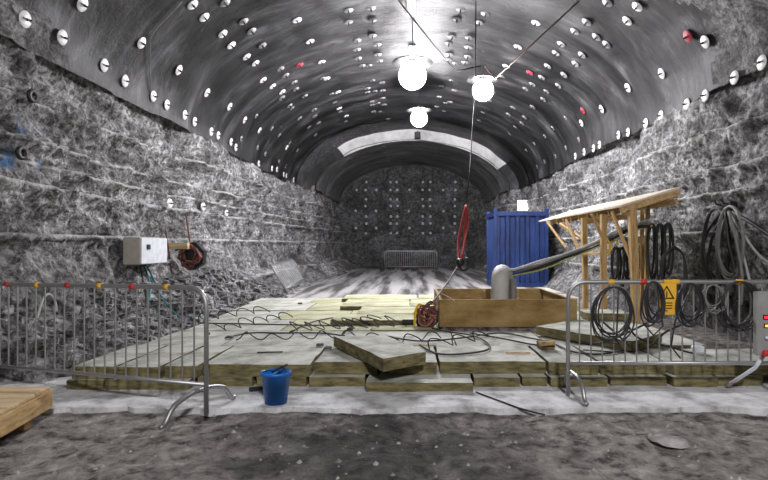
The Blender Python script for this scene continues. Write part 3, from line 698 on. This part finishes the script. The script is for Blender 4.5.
# ---------------------------------------------------------------- blue container
s = 29.0
xa, ya = 2.83, F/s
t = thing('steel_container', 'blue corrugated steel container standing by the right wall', 'container', (xa, ya, 0))
Wc, Dc, Hc = 1.88, 1.9, 2.62
def corr(n, L, z0, z1, axis, off, sgn):
    vs, fs = [], []; prof_ = []
    st = L/n
    for i in range(n):
        a = i*st
        prof_ += [(a, 0), (a+st*.34, 0), (a+st*.46, .07), (a+st*.88, .07)]
    prof_.append((L, 0))
    for (u, w) in prof_:
        for z in (z0, z1):
            vs.append((u, off+sgn*w, z) if axis == 'x' else (off+sgn*w, u, z))
    for i in range(len(prof_)-1): fs.append((2*i, 2*i+1, 2*i+3, 2*i+2))
    return vs, fs
mb = MB(); mb.add(*corr(5, Wc-.16, .14, Hc-.14, 'x', .05, 1)); mb.v = [v+V(.08,0,0) for v in mb.v]; mb.obj('front_wall', M['bluebox'], t)
for xs_, sg in ((.05, 1), (Wc-.05, -1)):
    mb = MB(); mb.add(*corr(7, Dc-.16, .14, Hc-.14, 'y', xs_, sg)); mb.v = [v+V(0,.08,0) for v in mb.v]; mb.obj('side_wall', M['bluebox'], t)
mb = MB(); mb.add(*corr(5, Wc-.16, .14, Hc-.14, 'x', Dc-.05, -1)); mb.v = [v+V(.08,0,0) for v in mb.v]; mb.obj('rear_wall', M['bluebox'], t)
for x in (0, Wc-.1):
    for y in (0, Dc-.1):
        mb = MB(); mb.box((x,y,0), (x+.1,y+.1,Hc), .008); mb.obj('corner_post', M['bluebox'], t)
        mb = MB(); mb.box((x-.02,y-.02,Hc-.02), (x+.12,y+.12,Hc+.10), .01); mb.obj('corner_casting', M['bluebox'], t)
for y in (0, Dc-.08):
    for z in (0, Hc-.15): mb = MB(); mb.box((.1,y,z), (Wc-.1,y+.08,z+.15), .005); mb.obj('frame_rail', M['bluebox'], t)
for x in (0, Wc-.08):
    for z in (0, Hc-.15): mb = MB(); mb.box((x,.1,z), (x+.08,Dc-.1,z+.15), .005); mb.obj('side_rail', M['bluebox'], t)
mb = MB(); mb.box((.04,.04,Hc-.08), (Wc-.04,Dc-.04,Hc-.03)); mb.obj('roof', M['bluebox'], t)

# ---------------------------------------------------------------- shelter
t = thing('timber_shelter', 'open timber lean-to with a sloping board roof by the right wall', 'shelter', (3.3, 8.8, zu))
O = Vector(t.location)
nl = P(621, 207, 63); fl_ = V(3.32, F/38.2, 2.07)
nr = P(680, 188.5, 63.0); slope = (nr-nl)
fr = fl_+slope
nrm = slope.cross(fl_-nl).normalized()
if nrm.z < 0: nrm = -nrm
def sheet(a, b, c, d, th, name, m_):
    q = [p-O for p in (a,b,c,d)]; vs = q+[p+nrm*th for p in q]
    link(name, vs, [(0,1,2,3),(7,6,5,4),(0,4,5,1),(1,5,6,2),(2,6,7,3),(3,7,4,0)], m_, t)
sheet(nl, nr, fr, fl_, .03, 'roof_sheet', M['roofply'])
mb = MB(); mb.beam(nl-O-nrm*.055+V(0,.03,0), nr-O-nrm*.055+V(0,.03,0), .03, .10, up=nrm); mb.obj('fascia', M['wood'], t)
dirl = (fl_-nl).normalized(); sd = slope.normalized()
pb = nl+sd*.16-nrm*.19
mb = MB(); mb.beam(pb-O+dirl*.1, pb-O+dirl*2.35, .045, .095, up=nrm); mb.obj('purlin', M['wood'], t)
pb2 = nl+sd*.92-nrm*.19
mb = MB(); mb.beam(pb2-O+dirl*.1, pb2-O+dirl*5.2, .045, .095, up=nrm); mb.obj('purlin', M['wood'], t)
for k in range(9):
    a = nl+dirl*(.12+.55*k)-nrm*.07
    mb = MB(); mb.beam(a-O+sd*.02, a-O+slope*.97, .045, .11, up=nrm); mb.obj('rafter', M['wood'], t)
def post(x, s, zt_, lean=(0,0), w=.095, z0=zu):
    X = (x-CX)/s; Y = F/s
    mb = MB(); mb.beam(V(X+lean[0],Y+lean[1],z0)-O, V(X,Y,zt_)-O, w, w, up=(0,1,0)); mb.obj('post', M['woodv'], t)
post(632, 63.5, 2.03, (.07,0), .11)
post(603.5, 57.6, 2.0)
post(584, 51.5, 2.0, (.03,0))
X = 3.35
for (a, b) in ((P(592,214,58), P(606,246,57.6)), (P(612,212,60), P(632,262,63)), (P(547,222,44), P(566,248,47)), (P(560,224,46), P(584,240,51.5)), (P(566,220,48), P(580,252,51.5))):
    mb = MB(); mb.beam(a-O, b-O, .04, .06, up=(0,1,0)); mb.obj('brace', M['woodv'], t)
post(648, 56, 2.25, (-.04,0), .06); post(642, 51, 2.2, (0,0), .06)
mb = MB(); mb.beam(P(578,253,51.5)-O, P(606,254,57.6)-O, .04, .05); mb.obj('cross_rail', M['wood'], t)
for (x, y, s, m_, lab) in ((608, 250, 57.0, 'yellow', 'yellow strap hanging from the middle of the shelter rail'),):
    p = P(x, y-8, s); cable('webbing_strap', [p+V(-.10,-.08,.12), p+V(-.02,-.09,0), p+V(.0,-.09,-.15), p+V(-.10,-.08,-.28)], .018, M[m_], lab, 'strap')
    cable('webbing_strap', [p+V(-.07,-.09,-.02), p+V(-.15,-.1,-.10), p+V(-.02,-.1,-.16), p+V(.1,-.1,-.04), p+V(.14,-.08,.08)], .016, M[m_], 'looped yellow strap knotted beside the hanging yellow strap', 'strap')

# ---------------------------------------------------------------- cable coils
def coil(name, c, rx, rz_, turns, r, m_, label, seed=0, spread=.02, tail=None, depth=.03, group=None, cat='cable coil'):
    rnd = random.Random(seed); pts = []; N = 26; c = Vector(c); a0 = PI/2
    ox = oz = 0
    for k in range(turns):
        tx, tz = rnd.uniform(-spread, spread), rnd.uniform(-spread, spread); kr = 1+rnd.uniform(-.09, .09); dy = rnd.uniform(-depth, depth)
        for i in range(N):
            u = i/N; an = a0+2*PI*u; w = math.sin(PI*u)
            ex = 1+.10*noise.noise(V(k*3.1+seed, math.cos(an), math.sin(an)))
            pts.append(V(rx*kr*ex*math.cos(an)+tx*w, dy*w-.0, rz_*kr*ex*math.sin(an)-rz_*(kr*ex-1)*.0+tz*w-(rz_*kr*ex-rz_)*1.0))
    if tail: pts += [Vector(q)-c for q in tail]
    mb = MB(); mb.tube(pts, r, 6, 1); o = mb.obj(name, m_, None, True); o.location = c
    return tag(o, label, cat, group)
YF = 5.19
def cp(x, y, dy=0): s = 104; return V((x-CX)/s, YF+dy, EYE-(y-CY)/s)
coil('cable_coil', cp(612, 310, -.06), .17, .225, 6, .008, M['rubber'], 'black cable coil on the right barrier, leftmost, nearest its end post', 1, .05, [cp(614,338,-.06), cp(622,352,-.03), cp(600,360,.5)])
coil('cable_coil', cp(650, 301, -.055), .085, .19, 6, .008, M['rubber'], 'black cable coil on the right barrier, just left of the warning sign', 2, .04, [cp(660,325,-.06), cp(650,334,-.07), cp(640,322,-.06)])
coil('cable_coil', cp(687, 302, -.055), .11, .18, 6, .008, M['rubber'], 'black cable coil on the right barrier, just right of the warning sign', 3, .035, [cp(672,320,-.06), cp(668,345,-.06), cp(680,358,.0)])
coil('cable_coil', cp(736, 303, -.055), .17, .21, 6, .008, M['rubber'], 'black cable coil on the right barrier beside the control cabinet', 4, .04)
coil('cable_coil', cp(710, 297, -.05), .09, .12, 6, .005, M['grey_hose'], 'small grey wire coil between the two right-hand coils', 5, .03)
for k, pts in enumerate(([cp(596,350,.5), cp(615,352,.45), cp(634,340,.3), cp(655,322,.1), cp(662,306,.04)], [cp(640,330,.3), cp(655,345,.35), cp(690,355,.4), cp(715,362,.42)], [cp(668,352,.35), cp(676,335,.2), cp(700,322,.15), cp(712,310,.08)], [cp(624,330,.6), cp(640,346,.5), cp(652,358,.45)])):
    cable('loose_cable', pts, .011, M['rubber'], ['black cable sagging between the leftmost coil and the sign', 'black cable trailing on boards behind the right barrier towards the cabinet', 'black cable rising from the boards to the small grey coil', 'short black cable trailing down behind the leftmost coil'][k])
# warning sign
t = thing('warning_sign', 'yellow sign with black warning triangle on the right barrier', 'sign', cp(665.5, 283, -.035))
mb = MB(); mb.box((-.095,-.004,-.30), (.085,.004,.0), .001); mb.obj('plate', M['orange'], t)
vs = []
def tri(c, R, r_):
    o_ = [V(c[0]+R*math.cos(a), -.0065, c[1]+R*math.sin(a)) for a in (PI/2, PI*7/6, PI*11/6)]; i_ = [V(c[0]+r_*math.cos(a), -.0065, c[1]+r_*math.sin(a)) for a in (PI/2, PI*7/6, PI*11/6)]
    return o_+i_, [(0,1,4,3), (1,2,5,4), (2,0,3,5)]
mb = MB(); mb.add(*tri((-.008,-.105), .088, .062)); mb.box((-.014,-.0075,-.13), (-.002,-.0055,-.075)); mb.box((-.014,-.0075,-.148), (-.002,-.0055,-.138)); mb.obj('triangle', M['dark'], t)
mb = MB()
for z in (-.185, -.21, -.235, -.26): mb.box((-.055,-.0075,z-.007), (.045 if z != -.26 else .0,-.0055,z+.003))
mb.obj('text_lines', M['dark'], t)
mb = MB(); mb.box((-.03,-.006,-.0), (.10,.01,.035), .004); mb.obj('hanger', M['orange'], t)

# ---------------------------------------------------------------- control cabinet at right edge
p = V((754-CX)/106, 5.05, 0)
t = thing('control_cabinet', 'grey control cabinet with red displays cut by the right edge', 'cabinet', p)
z0, z1 = .44, 1.04
mb = MB(); mb.box((0,0,z0), (.5,.07,z1), .012); mb.obj('casing', M['machine'], t)
for (x, z, w, h, m_, nm) in ((.055, .80, .11, .045, 'dark', 'display_frame'), (.062, .72, .10, .04, 'dark', 'display_frame')):
    mb = MB(); mb.box((x,-.008,z-h/2), (x+w,.002,z+h/2), .002); f_ = mb.obj(nm, M[m_], t)
    mb = MB(); mb.box((x+.01,-.011,z-h/4), (x+w-.01,-.007,z+h/4)); mb.obj('display', M['led_red'] if z > .75 else M['led_orange'], f_)
for i, x in enumerate((.08, .17, .26)):
    mb = MB(); mb.tube([(x,.0,.61), (x,-.03,.61)], .014, 10); mb.obj('knob', M['white'] if i != 1 else M['red'], t, True)
for i, x in enumerate((.07, .16, .27)):
    mb = MB(); mb.tube([(x,.03,z0-.0), (x,.02,z0+.02), (x,-.04,z0+.03)], .03, 10); mb.obj('socket', M['red'], t, True)
mb = MB(); mb.tube([(.10,.05,z0), (.06,.12,.30), (-.035,.40,.06)], .018, 8)
lg = mb.obj('leg', M['white'], t, True); lg['label'] = 'white leg with red band'
mb = MB(); mb.tube([(.0,.315,.135), (-.02,.36,.095)], .0195, 8); mb.obj('red_band', M['red'], lg, True)
mb = MB(); mb.tube([(.42,.05,z0), (.44,.12,.30), (.5,.36,.03)], .018, 8); mb.obj('leg', M['dark'], t, True)
mb = MB(); mb.tube([(.25,.04,z0), (.25,-.05,.02)], .018, 8); mb.obj('leg', M['dark'], t, True)
mb = MB(); mb.box((-.06,-.05,0), (.06,.05,.07), .01); o = mb.obj('small_box', M['white']); o.location = G(698, 352, .245); tag(o, 'small white box on boards left of the control cabinet', 'box')

# ---------------------------------------------------------------- right wall cables
hw = bvh_r.ray_cast(V(3, F/64, P(725,207,64).z), V(1,0,0))[0]
wx = hw.x-.10; HY = F/64
def wp(x, y, dy=0, off=0):    # point just in front of the right wall seen at about that place
    return V(wx-off, HY+dy, EYE-(y-CY)/64)
XS = lambda x: F*(wx)/(x-CX)   # distance along the wall for an image column
def wq(x, y, off=0): dd = F*(wx-off)/(x-CX); return V(wx-off, dd, EYE-(y-CY)*dd/F)
t = thing('wall_hook', 'steel cable hook fixed high on the right rock wall', 'hook', wq(727, 205))
mb = MB(); mb.box((-.04,-.16,-.05), (.2,.16,.05), .01); mb.tube([(-.02,-.1,0), (-.12,-.1,.02), (-.15,-.1,.10)], .015, 6); mb.tube([(-.02,.1,0), (-.12,.1,.02), (-.15,.1,.10)], .015, 6); mb.obj('bracket', M['dark'], t)
cl = [[(722,212),(706,235),(703,262),(712,285),(722,300)], [(726,212),(712,238),(708,270),(716,290)], [(727,212),(722,232),(716,262),(724,290)], [(728,212),(738,235),(745,262),(752,290)], [(730,212),(742,232),(756,252),(768,262),(790,275)], [(733,212),(750,222),(772,236),(795,246)], [(726,212),(728,240),(735,270),(738,300)], [(729,212),(736,240),(742,275),(741,305)]]
for k, pts in enumerate(cl):
    ml = ['rubber','rubber','grey_hose','pale_hose','pale_hose','rubber','rubber','grey_hose'][k]
    cable('hanging_cable', [wq(x, y, .05+.02*k) for x, y in pts], .026 if ml != 'pale_hose' else .02, M[ml], [
     'outermost left black cable hanging from the wall hook', 'inner left black cable hanging from the wall hook', 'grey hose hanging left of centre from the wall hook', 'pale hose hanging right of centre from the wall hook', 'pale hose sweeping down right from the wall hook', 'black cable sweeping right from the wall hook out of view', 'black cable hanging straight down from the wall hook', 'grey hose hanging just right of the straight black cable'][k])
hc = wq(722, 243, .16)
for k in range(2):
    c_ = wq(716+k*14, 246, .12+.05*k); pts = []
    for tt in range(4):
        for i in range(20):
            an = PI/2+2*PI*i/20; rr = (.62 if k == 0 else .55)*(1+.05*math.sin(tt*2.3+k)); pts.append(V(.01*math.sin(tt*5+i), rr*.62*math.cos(an)+.03*math.sin(tt*3), rr*math.sin(an)-(rr-.62)))
    mb = MB(); mb.tube(pts, .02, 6); o = mb.obj('cable_coil', M['rubber'] if k == 0 else M['grey_hose'], None, True); o.location = c_
    tag(o, ['tall oval black coil hanging on the right wall hook', 'tall oval grey coil hanging on the right wall hook'][k], 'cable coil')
# dark cables hung inside the shelter
for k, (x, s, dz, ln) in enumerate(((616, 58, 0, .55), (622, 59, .02, .6), (628, 60, -.02, .5), (652, 57, .0, .9), (660, 58, -.05, .95), (668, 59, .0, .8))):
    c_ = P(x, 262, s) if k < 3 else P(x, 238, s)
    pts = []
    for tt in range(3):
        for i in range(16):
            an = PI/2+2*PI*i/16; pts.append(V((.05+.02*tt)*math.cos(an), .05*math.sin(tt*2+i*.2), ln*.5*(math.sin(an)-1)*(1+.05*tt)+.25))
    mb = MB(); mb.tube(pts, .018, 6); o = mb.obj('cable_coil', M['rubber'], None, True); o.location = c_
    tag(o, ORD[k]+' from the left of the dark cable hanks hung in the shelter', 'cable coil', 'cable hanks in the shelter')
# duffel-like dark hose pack behind the shelter
t = thing('hose_reel', 'dark hose hank draped beside the right wall behind the sign', 'hose', P(674, 262, 63))
for k in range(3):
    pts = [(.02*k, .03*k, .25-.02*k), (-.16-.02*k, 0, .05), (-.17, 0, -.4), (-.08, 0, -.7), (.08, 0, -.7), (.16+.02*k, 0, -.35), (.15, 0, .1), (.02*k, .03*k, .25-.02*k)]
    mb = MB(); mb.tube(pts, .017, 6, 5); mb.obj('hose_loop', M['rubber'], t, True)

# ---------------------------------------------------------------- left wall equipment
t = thing('electrical_box', 'electrical box with white door mounted on the left rock wall', 'cabinet', (-4.86, F/56, 1.12))
Lb = 1.05
mb = MB(); mb.box((-.30,0,0), (0,Lb,.49), .006); mb.obj('casing', M['beige'], t)
mb = MB(); mb.box((.0,.02,.01), (.022,Lb-.02,.48), .004); dr = mb.obj('door', M['white'], t)
mb = MB(); mb.box((.022,.20,.27), (.04,.32,.36), .003); mb.obj('lock', M['dark'], dr)
mb = MB(); mb.box((-.6,.1,.1), (-.28,.2,.16)); mb.box((-.6,Lb-.25,.1), (-.28,Lb-.15,.16)); mb.obj('bracket', M['dark'], t)
for k in range(5):
    mb = MB(); mb.tube([(-.05-.04*k,.15+.12*k,.01), (-.05-.04*k,.15+.12*k,-.05)], .02, 8); mb.obj('cable_gland', M['dark'], t)
# plank + reel
p = P(167, 246, 47)
mb = MB(); mb.box((-.25,-.06,-.065), (.46,.06,.065), .005); o = mb.obj('timber_bracket', M['woodx']); o.location = p; tag(o, 'short pale timber stub sticking out of the left wall by the cable reel', 'timber')
c_ = P(193, 256, 46)
t = thing('cable_drum', 'dark drum tangled in red and brown cables hung on the left wall', 'cable drum', c_)
mb = MB(); vs = [( .29*math.cos(a), y, .31*math.sin(a)) for y in (-.09, .09) for a in [2*PI*k/7+.35 for k in range(7)]]
mb.add(vs, [tuple(range(7)), tuple(range(13,6,-1))]+[(k, k+7, (k+1)%7+7, (k+1)%7) for k in range(7)]); mb.obj('drum', M['dark'], t)
rnd = random.Random(5)
M['brown'] = flat('brown_cable', (.16,.05,.04), .6); M['pink'] = flat('pale_red_cable', (.40,.13,.11), .6)
for k in range(14):
    mm = M[['brown','brown','pink','rubber','brown','rubber'][k % 6]]; pts = []
    a0 = rnd.uniform(0, 6.28)
    for i in range(7): pts.append(V(.24*math.cos(a0+i*.8)*rnd.uniform(.4,1.1), -.13-rnd.uniform(0,.07), .27*math.sin(a0+i*.8)*rnd.uniform(.4,1.1)))
    mb = MB(); mb.tube(pts, .016, 6, 5); mb.obj('wound_cable', mm, t, True)
mb = MB(); mb.box((-.02,-.13,-.26), (.12,-.09,-.12), .01, Matrix.Rotation(.5, 4, 'Y')); mb.obj('tag_plate', M['yellow_green'], t)
mb = MB(); mb.tube([(0,.05,.28), (-.2,.1,.20), (-.45,.15,.12)], .02, 6); mb.obj('hook', M['dark'], t)
for k, (px_, m_, lab) in enumerate((([(166,232),(168,245),(170,262),(172,274)], 'brown', 'brown cable hanging beside the timber stub'), ([(186,214),(188,228),(190,242)], 'brown', 'brown cable running down to the dark drum'))):
    cable('cable', [P(x, y, 47.3) for x, y in px_], .016, M[m_], lab)
# teal and dark cables under the box
def lw(x, y, off=.06, wxx=None):
    h = bvh_l.ray_cast(CAM, V((x-CX)/F, 1, -(y-CY)/F).normalized(), 60)
    return h[0]+(CAM-h[0]).normalized()*off if h[0] else P(x, y, 60)
for k, (px_, m_, r_, lab) in enumerate((
   ([(144,266),(148,276),(150,290),(149,305),(153,318),(160,326)], 'teal', .018, 'teal cable dropping from the electrical box, left of two'),
   ([(147,266),(154,280),(160,294),(168,306),(178,316),(190,322)], 'teal', .018, 'teal cable dropping from the electrical box, right of two'),
   ([(140,266),(143,280),(146,296),(144,314)], 'rubber', .014, 'black cable dropping below the left side of the electrical box'),
   ([(60,334),(95,322),(130,312),(160,304),(190,296),(215,290)], 'rubber', .018, 'black cable running along the foot of the left wall'),
   ([(98,284),(130,282),(165,284),(205,282)], 'rubber', .012, 'thin black cable running level below the electrical box'),
   ([(150,318),(165,312),(180,322),(195,312),(205,322)], 'teal', .016, 'teal cable looping on the rubble behind the left barrier'),
   ([(155,306),(170,300),(182,308),(196,300),(206,306)], 'rubber', .014, 'black cable looping on the rubble behind the left barrier'),
   ([(108,1),(128,14),(148,28)], 'grey_hose', .01, 'thin grey wire crossing the upper left vault'))):
    if k == 7:
        pts = [vhit(x, y)+V(.03,0,-.03) for x, y in ((180,0),(165,16),(152,30),(148,45),(149,80),(150,118))]
        cable('thin_wire', pts, r_, M['grey_hose'], 'thin grey wire running down the upper left vault', 'wire', sm=3); continue
    cable('cable', [lw(x, y) for x, y in px_], r_, M[m_], lab, sm=5)
for (x, y) in ((20,153),(31,96)):
    mb = MB(); mb.lathe([(.09,0),(.095,.03),(.05,.05),(.045,.0)], 14, cap0=True); o = mb.obj('pipe_stub', M['dark'], None, True); o.location = lw(x, y, .02); o.rotation_euler = (0, PI/2, 0)
    tag(o, 'round rusty pipe stub in the left wall, '+('lower of two' if y > 120 else 'upper of two'), 'pipe')
# anchor hooks low on left wall
for k, (x, y) in enumerate(((234,272),(217,279),(249,271),(263,262))):
    p_ = lw(x, y, .0); mb = MB(); mb.tube([(0,0,0), (.14,-.03,.02), (.2,-.04,-.1), (.16,-.04,-.18)], .015, 6, 3); o = mb.obj('anchor_rod', M['steel'], None, True); o.location = p_
    tag(o, ORD[k]+' bent rod among those low on the left wall behind the drum', 'rod', 'bent rods low on the left wall')
# white ringed plate and hose on wall behind left barrier
c_ = lw(47, 310, .1); mb = MB()
mb.tube([V(0,-.22,-.2), V(.02,-.12,.12), V(.03,0,.2), V(.02,.14,.05), V(0,.16,-.2)], .014, 6, 6); o = mb.obj('pale_strap', M['pale_hose'], None, True); o.location = c_; tag(o, 'pale looped strap on the left wall behind the barrier', 'strap')

# ---------------------------------------------------------------- cables on the boards
def wavy(x0, y0, x1, y1, amp, loops, label, z=zu+.02, r=.008, wob=1, seed=0):
    a = G(x0, y0, z); b = G(x1, y1, z); d_ = (b-a); L = d_.length; u = d_.normalized(); n_ = V(-u.y, u.x, 0); pts = []
    N = loops*12
    for i in range(N+1):
        t_ = i/N; an = 2*PI*loops*t_
        am = amp*.72*(1+.5*noise.noise(V(t_*6, seed, 0)))
        q = a+u*(L*t_)+n_*(am*math.sin(an))*.55+u*(am*.9*math.cos(an))*wob
        q.z = z+max(0, am*.85*(1-math.cos(an)))*.75+.0
        pts.append(q)
    return cable('sprung_cable', pts, r, M['rubber'], label, sm=1)
wavy(206, 335, 290, 318, .13, 6, 'loosely coiled black cable on boards just right of the left barrier', wob=.8, seed=1)
wavy(196, 322, 268, 312, .15, 4, 'loosely coiled black cable at the left edge of the platform', wob=.5, seed=2)
wavy(235, 340, 385, 338, .10, 6, 'wavy black cable reaching to the thick loose board', wob=.2, seed=3)
wavy(290, 331, 400, 326, .14, 8, 'springy black coil on the yellowish boards left of the tool', wob=1.1, seed=4)
wavy(348, 330, 378, 322, .17, 4, 'tight black wire coil behind the thick loose board', wob=1.6, seed=5)
wavy(380, 345, 440, 338, .10, 3, 'wavy black cable right of the thick loose board', wob=.3, seed=6)
wavy(425, 350, 492, 338, .13, 3, 'looped black cable before the timber box', wob=.8, seed=7)
gb = lambda pts, z=zu+.02: [G(x, y, z) for x, y in pts]
for pts, lab in (([(290,332),(312,322),(340,317),(380,316),(412,317),(430,318)], 'long black cable curving across the yellowish boards to the tool'),
    ([(200,323),(250,324),(300,325),(345,326)], 'straight black cable lying across the left boards'),
    ([(225,338),(250,333),(280,333),(320,333),(345,336)], 'black cable lying just behind the thick loose board'),
    ([(385,336),(420,341),(460,338),(500,333),(530,338),(545,341)], 'black cable lying between tool and wooden block'),
    ([(432,328),(450,332),(475,336),(490,346),(478,352),(440,354),(420,345)], 'black cable looping down from the tool across the boards'),
    ([(470,333),(500,338),(530,344),(548,346)], 'thin black cable before the front panel of the timber box'),
    ([(380,311),(400,313),(424,316)], 'black cable entering the tool from the left'),
    ([(555,344),(575,352),(600,354),(625,350)], 'black cable from the wooden block towards the coils')):
    cable('floor_cable', gb(pts), .011, M['rubber'], lab)
# lifting tool, tangle of red and yellow
c_ = G(426, 326, zu+.005)
t = thing('clamp_tool', 'yellow and dark red tangled lifting tool beside the timber box', 'tool', c_)
mb = MB(); mb.box((-.14,-.08,0), (.12,.10,.20), .02); mb.obj('body', M['dark'], t)
mb = MB(); mb.tube([(-.17,-.1,.02), (-.16,-.1,.22), (-.10,-.1,.34), (-.02,-.1,.28)], .02, 7, 4); mb.tube([(-.19,-.08,.20), (0,-.12,.24), (.06,-.1,.16)], .018, 7, 4); mb.box((-.11,-.13,.08), (-.01,-.09,.20), .01); mb.obj('guard', M['yellow'], t, False)
rnd = random.Random(9)
for k in range(12):
    a0 = rnd.uniform(0, 6.28); cxx, czz = rnd.uniform(-.02,.10), rnd.uniform(.12,.28)
    pts = [V(cxx+.11*math.cos(a0+i*.9)*rnd.uniform(.6,1.2), -.13+rnd.uniform(-.03,.03), max(.02, czz+.12*math.sin(a0+i*.9)*rnd.uniform(.6,1.2))) for i in range(7)]
    mb = MB(); mb.tube(pts, .015, 6, 5); mb.obj('hose_loop', M[['brown','brown','pink','rubber'][k % 4]], t, True)
mb = MB(); mb.tube([(.15,-.1,.30), (.17,-.12,.1), (.15,-.14,-.0+.01)], .014, 6, 4); mb.obj('strap', M['pale_hose'], t, True)
mb = MB(); mb.box((-.36,-.05,.04), (-.13,.03,.10), .01); mb.obj('arm', M['dark'], t)

# ---------------------------------------------------------------- foreground stones
mb = MB(); bm = bmesh.new(); bmesh.ops.create_icosphere(bm, subdivisions=3, radius=1)
for v in bm.verts:
    n = 1+.35*noise.noise(v.co*1.6); v.co = V(v.co.x*.15*n, v.co.y*.10*n, max(-.4, v.co.z)*.035*n)
me = bpy.data.meshes.new('flat_stone'); bm.to_mesh(me); bm.free(); me.materials.append(M['stone'])
o = bpy.data.objects.new('flat_stone', me); C.objects.link(o); o.location = G(671, 440, 0); o.location.z = floor_h(o.location.x, o.location.y)+.012; o.rotation_euler = (0,0,-.5); tag(o, 'flat pale stone lying on the dirt at the lower right', 'stone')
mb = MB(); rnd = random.Random(21)
for k in range(900):
    x, d = rnd.uniform(-3.4, 3.6), rnd.uniform(2.9, 4.78)
    if x < -2.7 and d > 3.8: continue
    r_ = .004+.020*rnd.random()**4; z = floor_h(x, d)+r_*.2
    a = rnd.uniform(0, 3.1)
    pts = [V(x, d, z)+V(math.cos(a+i*PI/2.5)*r_*rnd.uniform(.7,1.3), math.sin(a+i*PI/2.5)*r_*rnd.uniform(.7,1.3), -.2*r_) for i in range(5)]
    top = V(x, d, z+r_*.8); k0 = len(mb.v); mb.v += pts+[top]; mb.f += [(k0+i, k0+(i+1)%5, k0+5) for i in range(5)]
tag(mb.obj('gravel', M['stone']), 'loose gravel scattered over the dirt floor', 'gravel', kind='stuff')
# rubble at the foot of the left wall
mb = MB(); rnd = random.Random(33)
for k in range(1500):
    d = rnd.uniform(5.9, 15); x = rnd.uniform(-5.0, -3.3)
    h = bvh_l.ray_cast(V(x, d, 1.2), V(0,0,-1))
    z = max(h[0].z if h[0] else 0, .0)
    if x > -3.6 and d < 12.6 and z < .3: continue
    if z > .8: continue
    r_ = .02+.10*rnd.random()**2.5
    bmv = []; 
    for i in range(8):
        sx, sy, sz = (i&1)*2-1, (i>>1&1)*2-1, (i>>2&1)*2-1
        bmv.append(V(x, d, z+r_*.25)+V(sx*r_*rnd.uniform(.4,1), sy*r_*rnd.uniform(.4,1), sz*r_*rnd.uniform(.3,.8)))
    mb.add(bmv, [(0,1,3,2),(4,6,7,5),(0,4,5,1),(2,3,7,6),(0,2,6,4),(1,5,7,3)])
tag(mb.obj('rock_rubble', M['rock']), 'grey rock rubble heaped along the foot of the left wall', 'rubble', kind='stuff')
# rope / sagging bare wire on the concrete strip
cable('bare_wire', [G(476,392,.03), G(500,401,.03), G(522,409,.03), G(545,415,.0)], .008, M['dark'], 'thin dark wire lying across the concrete strip mid photo', 'wire')

# ---------------------------------------------------------------- light, camera
def plight(name, loc, w, r, col=(1,.98,1)):
    l = bpy.data.lights.new(name, 'POINT'); l.energy = w; l.shadow_soft_size = r; l.color = col
    o = bpy.data.objects.new(name, l); C.objects.link(o); o.location = loc; return o
plight('fill_light_behind', (1.2, -3.0, 5.6), 1700, .35)  # unseen fill light added behind the camera to brighten the near side
w = bpy.data.worlds.new('World'); bpy.context.scene.world = w; w.use_nodes = True
w.node_tree.nodes['Background'].inputs[0].default_value = (.75,.8,1,1); w.node_tree.nodes['Background'].inputs[1].default_value = .05
cam = bpy.data.cameras.new('Camera'); co = bpy.data.objects.new('Camera', cam); C.objects.link(co)
co.location = CAM; co.rotation_euler = (PI/2, 0, 0)
cam.sensor_width = 36; cam.lens = 36*F/768; cam.shift_x = -(CX-384)/768; cam.shift_y = (CY-240)/768
cam.clip_start = .05; cam.clip_end = 200
sc = bpy.context.scene; sc.camera = co
sc.view_settings.view_transform = 'Standard'; sc.view_settings.look = 'None'; sc.view_settings.exposure = 0.35; sc.view_settings.gamma = 1
